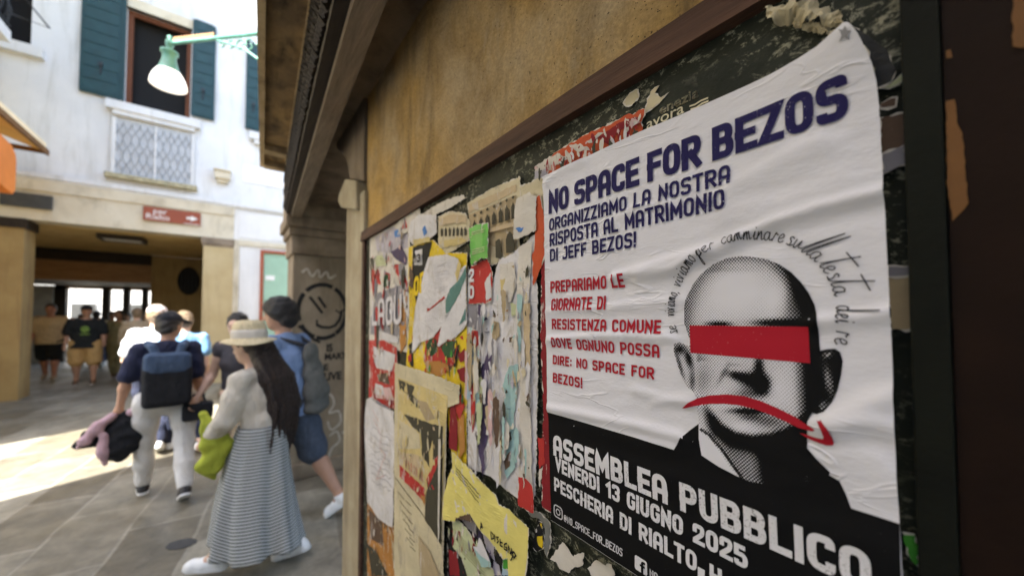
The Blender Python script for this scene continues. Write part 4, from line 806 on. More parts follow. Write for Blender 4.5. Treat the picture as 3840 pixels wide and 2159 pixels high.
for i, (q, lb_) in enumerate((([(30, 920), (60, 880), (110, 805), (150, 850), (185, 900), (260, 875), (250, 960), (200, 970), (150, 1010), (90, 985), (70, 940)], 'cream paint flake shaped like a leaf below the left end of the main poster'), ([(290, 985), (350, 935), (390, 960), (450, 960), (470, 1029), (450, 1090), (340, 1070)], 'cream paint flake at the bottom edge below the main poster'))):
    Poster('paper_flake', lb_, ZD(q), PM('offwhite'), .002, 'paper flake', seed=30+i, tear=(.005, .0015))
# above and beside the main poster
p = Poster('red_poster_remnant', 'torn red and white poster remnant along the top edge of the main poster', ZE([(0, 880), (100, 800), (190, 745), (330, 670), (440, 620), (570, 565), (572, 600), (555, 640), (560, 720), (300, 840), (40, 950)]), paper('vermilion', (.50, .085, .03)), .0015, seed=33, group=GT)
for c_, q in (('offwhite', [(0, 870), (60, 830), (130, 800), (170, 830), (60, 900), (0, 930)]), ('lilac', [(0, 900), (70, 880), (60, 930), (0, 950)]), ('darkred', [(330, 720), (440, 640), (560, 600), (540, 640), (430, 690), (400, 760)]), ('offwhite', [(270, 740), (330, 690), (360, 690), (300, 745)]), ('offwhite', [(180, 760), (240, 750), (300, 790), (220, 790)]), ('pink', [(480, 640), (530, 620), (560, 640), (520, 660)])): p.patch('torn_patch', ZE(q), PM(c_))
flecks(p, ZE([(20, 880), (560, 590), (555, 700), (40, 930)]), 60, 9, ('offwhite', 'red', 'darkred', 'pink', 'white', 'umber'), (.003, .010))
def board_text(s, x0, y0, x1, y1, hpx, mat):
    a, b, c = ZE([(x0, y0), (x1, y1), (x0, y0-hpx)]); V, F = text_mesh(s, 1.0); mw = max(v.x for v in V); H = c[1]-a[1]
    return mesh('lettering', [(a[0]-v.x/mw*(a[0]-b[0]), -.0035+.0008*(v.z > 0), a[1]+v.y/.55*H) for v in V], F, mat, nbd)
paper('cream_print', (.66, .60, .42), .12, .7)
for d_ in (0, .6): board_text('enezia', 640+d_*3, 590, 848, 512-0, 38, M('cream_print'))
board_text('avora', 572, 668, 770, 580, 42, M('cream_print'))
t_ = Print(lambda x, z: -.0035, .001)
for q in ([(800, 545), (830, 535), (860, 515), (898, 500)], [(806, 562), (836, 552), (866, 530), (900, 516)]): t_.strip(ZE(q), .0022)
t_.build('wave_mark', M('cream_print'), nbd)
for i, q in enumerate(([(455, 530), (490, 480), (530, 460), (535, 500), (500, 540), (470, 545)], [(600, 470), (640, 440), (620, 480), (650, 500), (690, 470), (640, 530), (600, 560), (560, 580)])):
    Poster('paper_flake', ('curled cream paper flake left of the half torn cream lettering', 'shredded cream paper flake above the half torn cream lettering')[i], ZE(q), PM('cream'), -.002, 'paper flake', seed=40+i, tear=(.004, .002))
def crumple(path, wd, seed, base):
    """a torn strip of paper twisted along its length, standing off the board"""
    rnd = random.Random(seed); V = []; F = []; n = 64; m = 7
    for i in range(n+1):
        u = i/n*(len(path)-1); k = min(len(path)-2, int(u)); t = u-k; p = Vector(path[k]).lerp(Vector(path[k+1]), t); d = (Vector(path[k+1])-Vector(path[k])).normalized(); nn = Vector((-d.y, d.x))
        w_ = wd[k]*(1-t)+wd[k+1]*t; an = .9*math.sin(i*.16+seed)+.35*math.sin(i*.71)
        for j in range(m):
            v = (j/(m-1)-.5)*2*w_; q = p+nn*(v*math.cos(an)); h = base+v*math.sin(an)+.35*w_*math.cos(v/w_*2.2)+.0022*noise.noise(Vector((i*.45, j*1.1, seed)))
            V.append((q.x+.0012*noise.noise(Vector((i*.8, j, 3))), max(.0008, h), q.y+.0014*noise.noise(Vector((j, i*.9, 7)))))
    for i in range(n):
        for j in range(m-1): F.append((i*m+j, i*m+j+1, (i+1)*m+j+1, (i+1)*m+j))
    return V, F
paper('old_paper', (.56, .49, .33), .15, .8, (.30, .25, .15))
V1, F1 = crumple(ZG([(95, 70), (170, 105), (270, 120), (360, 105), (430, 120), (540, 115), (640, 150), (720, 200), (800, 245)]), (.006, .011, .013, .012, .014, .012, .009, .006, .002), 1, .010)
tr = mesh('twisted_paper', V1, F1, PM('offwhite') if False else M('old_paper')); tag(tr, 'twisted cream paper strip peeling away above the right corner of the main poster', 'paper scrap')
V2, F2 = crumple(ZG([(320, 180), (420, 215), (560, 250), (690, 288)]), (.003, .0055, .005, .004), 5, .006); mesh('loose_strand', V2, F2, M('old_paper'), tr)
p = Poster('dark_film', 'dark curled film arching behind the rounded corner of the main poster', ZG([(800, 245), (880, 240), (980, 310), (1090, 400), (1190, 530), (1240, 620), (1200, 720), (1080, 780), (1060, 600), (960, 400), (880, 300)]), paper('film_dark', (.010, .012, .016), .4, .35, None, .3), .003, 'film', seed=45)
for i, (q, c_, lb_) in enumerate((([(1110, 780), (1200, 740), (1300, 650), (1345, 640), (1330, 690), (1200, 770)], 'palegreen', 'pale torn shred beside the rounded corner of the main poster'), ([(1100, 930), (1200, 880), (1250, 870), (1240, 940), (1120, 960)], 'brown', 'brown torn shred right of the large S on the main poster'),
                          ([(1110, 1060), (1330, 1010), (1335, 1180), (1330, 1330), (1140, 1390), (1115, 1250)], 'brown', 'dark brownish paper remnant right of the main poster'), ([(1130, 1390), (1330, 1310), (1335, 1480), (1140, 1560)], 'grey', 'grey paper remnant right of the main poster under the brownish one'))):
    q = ZG(q); Poster('paper_shred', lb_, q, PM(c_), .002+.0008*i, 'paper scrap', seed=50+i, tear=(.004, .001))
for i, (q, c_, lb_) in enumerate((([(40, 45), (150, 35), (152, 180), (150, 290), (55, 290), (50, 180)], 'stone', 'cream paper remnant between the main poster and the black frame'), ([(45, 0), (145, 0), (150, 40), (45, 45)], 'grey', 'grey smeared paper remnant above the cream one by the black frame'), ([(115, 1245), (165, 1250), (185, 1330), (175, 1390), (130, 1330)], 'green', 'small green scrap at the lower right beside the black frame'))):
    q = zoom(3300, 1000, .8)(q); Poster('paper_shred', lb_, q, PM(c_), .002+.0008*i, 'paper scrap', seed=60+i, tear=(.004, .0012))
# ================================================================ THE MAIN POSTER
ZP = zoomY(.0215)
ZD = ZP(2040, 1600, .5435); ZE = ZP(2000, 0, .7148); ZF = ZP(2440, 840, .7323); ZG = ZP(2840, 0, .4144); ZI = ZP(2000, 1000, .8003); ZJ = ZP(2040, 260, .511); FULL = ZP(0, 0, 1.0)
ZB_ = FULL([(2064, 1948)])[0][1]                     # height of its lower edge
XR = FULL([(3379, 1960)])[0][0]
_left = FULL([(2035, 671), (2041, 860), (2045, 1043), (2051, 1490), (2057, 1543), (2066, 1945)])
_right = FULL([(3385, 2150), (3376, 1990), (3362, 1780), (3352, 1500), (3340, 1200)]) + ZG([(1130, 1448), (1120, 1300), (1110, 1100), (1098, 900), (1080, 740), (1050, 600), (1004, 500), (965, 420), (930, 355), (885, 298), (845, 262), (800, 262)])
_top = ZE([(1625, 166), (1570, 207), (1500, 262), (1400, 315), (1250, 390), (900, 545), (560, 690), (300, 812), (40, 930)])
_xb = min(q[0] for q in _right)
outline = [_left[0]]+_left[1:-1]+[(_left[-1][0], ZB_), (_right[0][0]-.003, ZB_)]+_right+_top
# folds: wheat-paste wrinkles running across the sheet
CREASE = []
def crease(zf, pts, a, w_): CREASE.append(([Vector(q) for q in zf(pts)], a, w_))
crease(ZE, [(430, 1448), (760, 1350), (950, 1300), (1250, 1170), (1500, 1090), (1840, 1005)], .0042, .007)
crease(ZE, [(1030, 985), (1180, 900), (1330, 820), (1500, 740)], .0022, .012); crease(ZE, [(560, 1430), (750, 1400), (830, 1350), (900, 1320)], .0022, .006)
crease(ZE, [(1000, 1110), (1300, 1080), (1600, 940)], .0014, .014); crease(ZE, [(60, 960), (160, 880), (250, 840)], .002, .008)
crease(ZE, [(400, 1170), (520, 1090), (700, 1060)], .0015, .006); crease(ZE, [(1150, 1240), (1450, 1130), (1830, 1050)], -.0018, .010)
crease(ZI, [(65, 205), (300, 190), (700, 150)], .0018, .006); crease(ZI, [(68, 340), (300, 318), (480, 318), (645, 326)], .003, .006); crease(ZI, [(1330, 248), (1500, 232), (1672, 205)], .0028, .006)
crease(ZI, [(1400, 715), (1520, 660), (1692, 600)], .0042, .010); crease(ZI, [(1380, 740), (1560, 720), (1694, 745)], .0028, .010); crease(ZI, [(70, 655), (300, 700), (500, 740), (690, 790)], .0034, .007)
crease(ZI, [(480, 575), (620, 610), (760, 640)], .0018, .006); crease(ZI, [(200, 740), (450, 800), (660, 850)], .0016, .008); crease(ZI, [(1450, 880), (1600, 900), (1700, 1000)], .0018, .014)
crease(ZI, [(500, 60), (640, 20), (720, -20)], .0016, .007); crease(ZI, [(560, 640), (700, 610), (770, 600)], .0012, .005); crease(ZI, [(300, 880), (700, 1000), (1200, 1180), (1700, 1330)], .0015, .014)
def segd(p, a, b):
    t = max(0, min(1, (p-a).dot(b-a)/(b-a).length_squared)); return (p-a-(b-a)*t)
_cor = Vector(ZG([(900, 280)])[0])
def py(x, z):
    p = Vector((x, z)); y = .0215+.0016*noise.noise(Vector((x*6, z*6, 3)))+.0007*noise.noise(Vector((x*30, z*55, 9)))
    for pts, a, w_ in CREASE:
        a *= 1.7; w_ *= .82; best = 9; ends = 1
        for i in range(len(pts)-1):
            d = segd(p, pts[i], pts[i+1]); L = d.length
            if L < best: best = L; s = 1 if d.y > 0 else -1
        if best < 5*w_: y += a*math.exp(-(best/w_)**2) if s > 0 else a*math.exp(-(best/(w_*2.2))**2)
    d = (p-_cor).length
    return y+.016*max(0, 1-d/.11)**2
mp = wall_sheet('protest_poster', subdiv(outline, .006), M('poster_white'), py, None, .0046)
tag(mp, 'large white protest poster with a bald man whose eyes are covered by a red bar', 'poster')
def black_bits():
    pass
def psheet(name, pts, mat, off, step=.007, **k): return wall_sheet(name, subdiv(pts, .004), mat, lambda x, z: py(x, z)+off, mp, step, **k)
# black lower panel with the shoulders
sh = ZF([(125, 1152), (160, 1090), (200, 1055), (248, 1020), (330, 1050), (500, 1080), (700, 1060), (803, 1145), (850, 1200), (920, 1268)])
panel = FULL([(2057, 1543), (2200, 1584), (2400, 1643)])+sh+FULL([(3110, 1779), (3148, 1801), (3172, 1850), (3192, 1904), (3290, 1935), (3374, 1962)])+[(FULL([(3378, 2010)])[0][0]+.0004, FULL([(3378, 2010)])[0][1]), (XR+.0005, ZB_+.001), (_left[-1][0]-.0005, ZB_+.0008)]
psheet('black_panel', panel, M('ink_black'), .0004)
# the printed head: a coarse dot-screened portrait
head = [(205, 600), (190, 560), (172, 505), (172, 430), (187, 370), (217, 310), (260, 255), (320, 207), (390, 176), (460, 165), (520, 168), (590, 180), (660, 206), (720, 246), (770, 296), (810, 350), (840, 410), (857, 480), (864, 540), (866, 600), (870, 648), (905, 640), (945, 637), (972, 655), (985, 700), (977, 770), (957, 850), (930, 910), (890, 958), (850, 972), (828, 965), (806, 1005), (804, 1100), (803, 1160), (830, 1240), (825, 1300), (790, 1352), (740, 1332), (640, 1342), (560, 1327), (500, 1312), (440, 1287), (350, 1240), (262, 1182), (248, 1100), (248, 1000), (243, 930), (238, 882), (228, 862), (190, 832), (158, 775), (133, 705), (118, 650), (122, 612), (150, 604), (195, 625)]
def sst(a, b, x): t = max(0., min(1., (x-a)/(b-a))); return t*t*(3-2*t)
def to_zf(x, z):
    v = np.array((x, .0215, z))-CAM; q = v@FW; return (1920+FPX*(v@RT)/q-2440)/.7323, (YPP-FPX*(v@UP)/q-840)/.7323
def pl_d(x, y, pts): p = Vector((x, y)); return min(segd(p, Vector(pts[i]), Vector(pts[i+1])).length for i in range(len(pts)-1))
JAW = [(262, 930), (300, 985), (350, 1040), (430, 1085), (520, 1105), (620, 1095), (720, 1060), (800, 1000)]
COL_ = [(258, 1050), (300, 1080), (360, 1150), (430, 1250), (460, 1290)]
def tone(wx, wz):
    x, y = to_zf(wx, wz)
    g = lambda cx, cy, rx, ry, r=0.: (lambda a, b: math.exp(-(a*a/rx/rx+b*b/ry/ry)))((x-cx)*math.cos(r)+(y-cy)*math.sin(r), -(x-cx)*math.sin(r)+(y-cy)*math.cos(r))
    t = .70+.34*g(430, 330, 150, 120)+.16*g(650, 850, 60, 90)+.22*g(480, 1035, 90, 30)+.12*g(330, 880, 60, 60)
    rr = math.sqrt(((x-520)/348)**2+((y-530)/366)**2)
    if y < 700: t -= .36*sst(.70, 1.05, rr)
    if y < 530: t -= .74*sst(590, 850, x+.10*(300-y)) ; t += .28*g(660, 360, 60, 90, .5); t -= .15*g(430, 235, 120, 14)
    else: t -= .88*sst(700, 835, x-.06*(y-700)) if y < 1080 else 0
    t -= .8*g(350, 512, 66, 15)+.9*g(640, 506, 115, 20)+.25*g(740, 320, 70, 120)
    t -= .9*(g(455, 778, 58, 20, .25)+g(535, 800, 66, 44)+g(578, 828, 34, 40)+.85*g(556, 730, 24, 62))
    t -= .35*g(520, 868, 95, 26)+.30*g(372, 770, 12, 66, .5)+.22*g(270, 800, 60, 120)+.2*g(430, 720, 40, 10)
    t -= .95*g(505, 955, 92, 15)+.35*g(510, 985, 60, 16)+.4*g(600, 1010, 120, 40)
    if y > 860:
        dj = pl_d(x, y, JAW); below = y > np.interp(x, [q[0] for q in JAW], [q[1] for q in JAW])
        t -= (.95*math.exp(-(dj/(52 if below else 26))**2))*sst(250, 330, x)
        if below:
            t -= .30*sst(300, 420, x); t -= 1.0*sst(500, 640, x-.15*(y-1150))
            if y > 1030 and x < np.interp(y, [1050, 1080, 1150, 1250, 1290], [258, 300, 360, 430, 460]): t = .97
            t -= .9*math.exp(-(pl_d(x, y, COL_)/7)**2)
            t += .75*g(800, 1300, 26, 58, .3)
    if x < 240 and y > 590: t = .62-.6*g(150, 640, 26, 24, .6)-.75*g(196, 690, 15, 42, -.3)-.5*g(150, 720, 8, 70, -.3)-.4*g(215, 800, 14, 50)
    if x > 868 and y > 600: t = .06+.50*g(908, 668, 22, 10, -.5)+.42*g(912, 800, 14, 66, -.2)+.32*g(880, 930, 30, 16, -.6)
    return max(0., min(1., .5+(t-.5)*1.08))
def halftone():
    t = NT('halftone_print'); a = t.n('ShaderNodeAttribute', attribute_name='tone'); c = t.n('ShaderNodeTexCoord'); s = t.n('ShaderNodeSeparateXYZ'); t.l(c.outputs['Object'], s.inputs[0])
    k = 2*math.pi/.0036
    w1 = t.math('SINE', t.math('MULTIPLY', t.math('ADD', t.math('MULTIPLY', s.outputs[0], 1.25), s.outputs[2]), k*.8)); w2 = t.math('SINE', t.math('MULTIPLY', t.math('SUBTRACT', t.math('MULTIPLY', s.outputs[0], 1.25), s.outputs[2]), k*.8))
    f = t.math('ADD', a.outputs['Fac'], t.math('MULTIPLY', t.math('ADD', w1, w2), .215))
    m = t.ramp(f, [(.45, 0.), (.55, 1.)]); sp = t.noise(t.coord(), 60, 4); m2 = t.math('MULTIPLY', m, 1.0)
    MATS['halftone_print'] = t.done(t.mix(m2, (.0045, .0045, .005), WHT), .7, .12)
halftone()
psheet('portrait', ZF(head), M('halftone_print'), .0008, .0028, attr=('tone', tone))
psheet('red_bar', FULL([(2586.5, 1219.5), (3033, 1225), (3039, 1361), (2590, 1322)]), M('ink_red'), .0012)
psheet('curved_stroke', ZF([(165, 941), (200, 912), (245, 889), (300, 876), (390, 870), (480, 878), (570, 905), (660, 945), (740, 985), (800, 1020), (846, 1046), (844, 1054), (830, 1056), (760, 1040), (690, 1008), (610, 973), (530, 943), (450, 925), (380, 918), (300, 919), (230, 929), (182, 941)]), M('ink_red'), .0012)
psheet('curved_stroke', ZF([(851, 983), (868, 986), (892, 1008), (918, 1042), (938, 1085), (945, 1112), (938, 1128), (905, 1129), (865, 1117), (815, 1098), (765, 1068), (800, 1074), (850, 1090), (886, 1096), (893, 1086), (880, 1040), (862, 1008)]), M('ink_red'), .0012)
# lettering
def line(pr, txt, zf, b0, b1, top, T=.2, sp=.11, word=.32, level=True):
    q = zf([b0, b1, (b0[0], top)]); cap = q[2][1]-q[0][1]; pr.text(txt, q[0], (q[1][0], q[0][1] if level else q[1][1]), cap, T, sp, word=word)
pr = Print(py, .0014); line(pr, 'NO SPACE FOR BEZOS', ZJ, (38, 1065), (2236, 377), 897, .235, .10, .27); pr.build('headline', M('ink_navy'), mp)
pr = Print(py, .0014)
line(pr, 'ORGANIZZIAMO LA NOSTRA', ZJ, (42, 1188), (1370, 835), 1098, .19, .14, .38); line(pr, 'RISPOSTA AL MATRIMONIO', ZJ, (46, 1302), (1335, 1020), 1205, .19, .14, .40); line(pr, 'DI JEFF BEZOS!', ZJ, (50, 1412), (680, 1305), 1320, .19, .14, .36)
pr.build('subheading', M('ink_navy'), mp)
pr = Print(py, .0014)
for tx, b0, b1, tp in (('PREPARIAMO LE', (83, 122), (432, 97), 68), ('GIORNATE DI', (87, 205), (343, 195), 149), ('RESISTENZA COMUNE', (89, 292), (601, 305), 243), ('DOVE OGNUNO POSSA', (90, 376), (592, 417), 329), ('DIRE: NO SPACE FOR', (92, 455), (568, 528), 412), ('BEZOS!', (93, 540), (232, 560), 494)): line(pr, tx, ZI, b0, b1, tp, .20, .15, .42)
pr.build('red_paragraph', M('ink_red'), mp)
pr = Print(py, .0016)
line(pr, 'ASSEMBLEA PUBBLICO', ZD, (72, 192), (2262, 1180), 47, .225, .13, .36); line(pr, 'VENERDI 13 GIUGNO 2025', ZD, (85, 298), (1408, 985), 200, .23, .13, .46, False); line(pr, 'PESCHERIA DI RIALTO', ZD, (76, 436), (1056, 1000), 340, .22, .14, .44, False)
q = ZD([(1068, 1018), (1150, 1070), (1232, 1120), (1150, 935)])
pr.text(',', q[0], (q[0][0]-.008, q[0][1]), .040, .25); pr.text('H', q[1], q[2], q[3][1]-q[1][1], .22)
pr.build('white_lettering', M('ink_white'), mp)
pr = Print(py, .0016); line(pr, '@NO_SPACE_FOR_BEZOS', ZD, (140, 648), (545, 893), 600, .17, .16, .3, False)
q = ZD([(735, 1020), (790, 1056), (735, 972)]); pr.text('NO', q[0], (q[1][0], q[0][1]), q[2][1]-q[0][1], .2)
c0 = ZD([(100, 585)])[0]; a0, a1 = ZD([(70, 575), (130, 600)]); rw = abs(a0[0]-a1[0])/2*.92
sq = lambda r: smooth_corner([(c0[0]+s*r, c0[1]+t_*r) for s, t_ in ((-1, -1), (-1, 1), (1, 1), (1, -1))], [1]*4, r*.6, True)
pr.strip(sq(rw), .0022, True); pr.strip([(c0[0]+rw*.48*math.cos(i*.2618), c0[1]+rw*.48*math.sin(i*.2618)) for i in range(24)], .0020, True); pr.strip([(c0[0]-rw*.62, c0[1]+rw*.62), (c0[0]-rw*.70, c0[1]+rw*.62)], .0020)
pr.build('social_line', ink('ink_pale', (.55, .54, .57), (.2, .2, .2), .75), mp)
c1 = ZD([(672, 950)])[0]; b0, b1 = ZD([(630, 935), (716, 975)]); rw = abs(b0[0]-b1[0])/2
ic = psheet('square_icon', smooth_corner([(c1[0]+s*rw, c1[1]+t_*rw) for s, t_ in ((-1, -1), (-1, 1), (1, 1), (1, -1))], [1]*4, rw*.35, True), M('ink_white'), .0011)
pr = Print(py, .0017)
pr.strip(smooth_corner([(c1[0]-rw*.72, c1[1]+rw*.55), (c1[0]-rw*.25, c1[1]+rw*.55), (c1[0]-rw*.25, c1[1]-rw)], [0, 1, 0], rw*.4, False), rw*.36); pr.strip([(c1[0]+rw*.12, c1[1]+rw*.02), (c1[0]-rw*.68, c1[1]+rw*.02)], rw*.32)
pr.build('letter_mark', M('ink_black'), mp)
# handwritten arc round the head
LC = {'a': ([(.62, .85), (.40, 1), (.12, .75), (.05, .3), (.25, 0), (.5, .25), (.65, .9), (.6, .3), (.75, .02), (.95, .2)], .9), 'c': ([(.62, .8), (.42, 1), (.12, .7), (.1, .25), (.35, 0), (.7, .2)], .75), 'd': ([(.62, .85), (.40, 1), (.12, .75), (.05, .3), (.25, 0), (.5, .25), (.8, 1.4), (1.0, 3.4), (.85, 2.2), (.62, .3), (.75, .02), (.95, .2)], .95),
      'e': ([(.05, .4), (.5, .6), (.55, .9), (.35, 1), (.1, .65), (.12, .2), (.35, 0), (.72, .25)], .75), 'i': ([(.1, .3), (.3, .95), (.2, .3), (.3, 0), (.5, .2)], .5), 'l': ([(0, .2), (.5, 1.2), (1.7, 3.2), (1.9, 3.5), (1.3, 2.4), (.3, .5), (.3, 0), (.5, .2)], .5), 'm': ([(.05, 0), (.2, .95), (.2, .5), (.45, 1), (.45, 0), (.5, .6), (.72, 1), (.74, .1), (.95, .2)], 1.0), 'n': ([(.05, 0), (.2, .95), (.2, .5), (.5, 1), (.55, .1), (.8, .2)], .8),
      'o': ([(.4, 1), (.1, .7), (.12, .2), (.38, 0), (.62, .4), (.58, .85), (.4, 1), (.7, .9)], .75), 'p': ([(.0, .3), (.25, .95), (.1, 0), (-.12, -1.1), (-.2, -.7), (.15, .4), (.45, 1), (.62, .7), (.5, .15), (.2, .1), (.7, .2)], .8), 'r': ([(.05, 0), (.2, .9), (.3, 1.05), (.4, .85), (.6, .9)], .65), 's': ([(.55, .85), (.35, 1), (.18, .8), (.45, .4), (.4, .05), (.1, .05), (.5, 0), (.7, .2)], .7),
      't': ([(.0, .2), (.6, 1.6), (1.3, 3.3), (.7, 1.8), (.25, .3), (.35, 0), (.6, .2)], .6), 'u': ([(.1, .95), (.1, .25), (.3, 0), (.55, .9), (.55, .2), (.8, .15)], .8), 'v': ([(.05, .9), (.15, .9), (.25, .05), (.55, .95), (.7, .85)], .7), ',': ([(.2, .1), (.05, -.35)], .4)}
def catmull(q, n=5):
    q = [Vector(p) for p in q]; s = []
    for i in range(len(q)-1):
        p0, p1, p2, p3 = q[max(0, i-1)], q[i], q[i+1], q[min(len(q)-1, i+2)]
        for j in range(n): t = j/n; s.append(.5*((2*p1)+(p2-p0)*t+(2*p0-5*p1+4*p2-p3)*t*t+(3*p1-p0-3*p2+p3)*t**3))
    s.append(q[-1]); return s
path = [Vector(q) for q in ZF([(138, 560), (122, 500), (124, 440), (133, 385), (147, 335), (170, 285), (205, 230), (245, 185), (295, 150), (345, 124), (385, 106), (450, 88), (520, 80), (600, 84), (680, 97), (740, 122), (800, 158), (850, 195), (895, 252), (925, 310), (945, 370), (952, 430), (955, 500), (950, 560), (938, 615)])]
cum = [0]
for a, b in zip(path, path[1:]): cum.append(cum[-1]+(b-a).length)
def at_arc(u):
    u = max(0, min(.9999, u))*cum[-1]; i = max(k for k in range(len(cum)-1) if cum[k] <= u); t = (u-cum[i])/(cum[i+1]-cum[i])
    p = path[i].lerp(path[i+1], t); a = path[max(0, i-1)]; b = path[min(len(path)-1, i+2)]; return p, (b-a).normalized()
phrase = 'se viviamo, viviamo per camminare sulla testa dei re'
# measured start of every word along the arc, as points
starts = {0: (138, 560), 3: (124, 470), 12: (150, 325), 20: (262, 172), 24: (378, 108), 34: (690, 98), 40: (862, 205), 46: (951, 420), 50: (952, 545)}
ends = {2: (128, 515), 11: (140, 345), 19: (250, 182), 23: (345, 124), 33: (680, 97), 39: (850, 195), 45: (945, 370), 49: (956, 505), 52: (936, 618)}
def u_of(pt):
    p = Vector(ZF([pt])[0]); i = min(range(len(path)-1), key=lambda k: segd(p, path[k], path[k+1]).length)
    t = max(0, min(1, (p-path[i]).dot(path[i+1]-path[i])/(path[i+1]-path[i]).length_squared)); return (cum[i]+t*(cum[i+1]-cum[i]))/cum[-1]
pr = Print(py, .0014); pos = 0
for wd in phrase.split(' '):
    e = pos+len(wd); u0 = u_of(starts[pos]); u1 = u_of(ends[e]); tot = sum(LC[c][1] for c in wd); acc = 0
    for ch in wd:
        pts, w_ = LC[ch]; uc = u0+(u1-u0)*acc/tot; sc = (u1-u0)*cum[-1]/tot; H = .0095
        O, d = at_arc(uc); nrm = Vector((d.y, -d.x))
        if nrm.dot(O-Vector(ZF([(520, 520)])[0])) < 0: nrm = -nrm
        pl = [O+d*(v.x*sc)+nrm*(v.y*H) for v in catmull(pts)]
        pr.strip([tuple(v) for v in pl], .00115)
        if ch == 't': pr.strip([tuple(O+d*(x_*sc)+nrm*(2.6*H)) for x_ in (.3, 2.0)], .00115)
        if ch == 'i': pr.strip([tuple(O+d*(.42*sc)+nrm*(y_*H)) for y_ in (1.35, 1.5)], .00115)
        acc += w_
    pos = e+1
pr.build('handwritten_line', M('ink_fine'), mp)
# small grey star-shaped smudge near the top corner
psheet('smudge', torn(ZG([(760, 320), (800, 335), (825, 300), (845, 340), (880, 345), (850, 380), (860, 420), (815, 400), (765, 432), (790, 380)]), .003, .0004), paper('grey_smudge', (.26, .26, .28), .3), .0008)
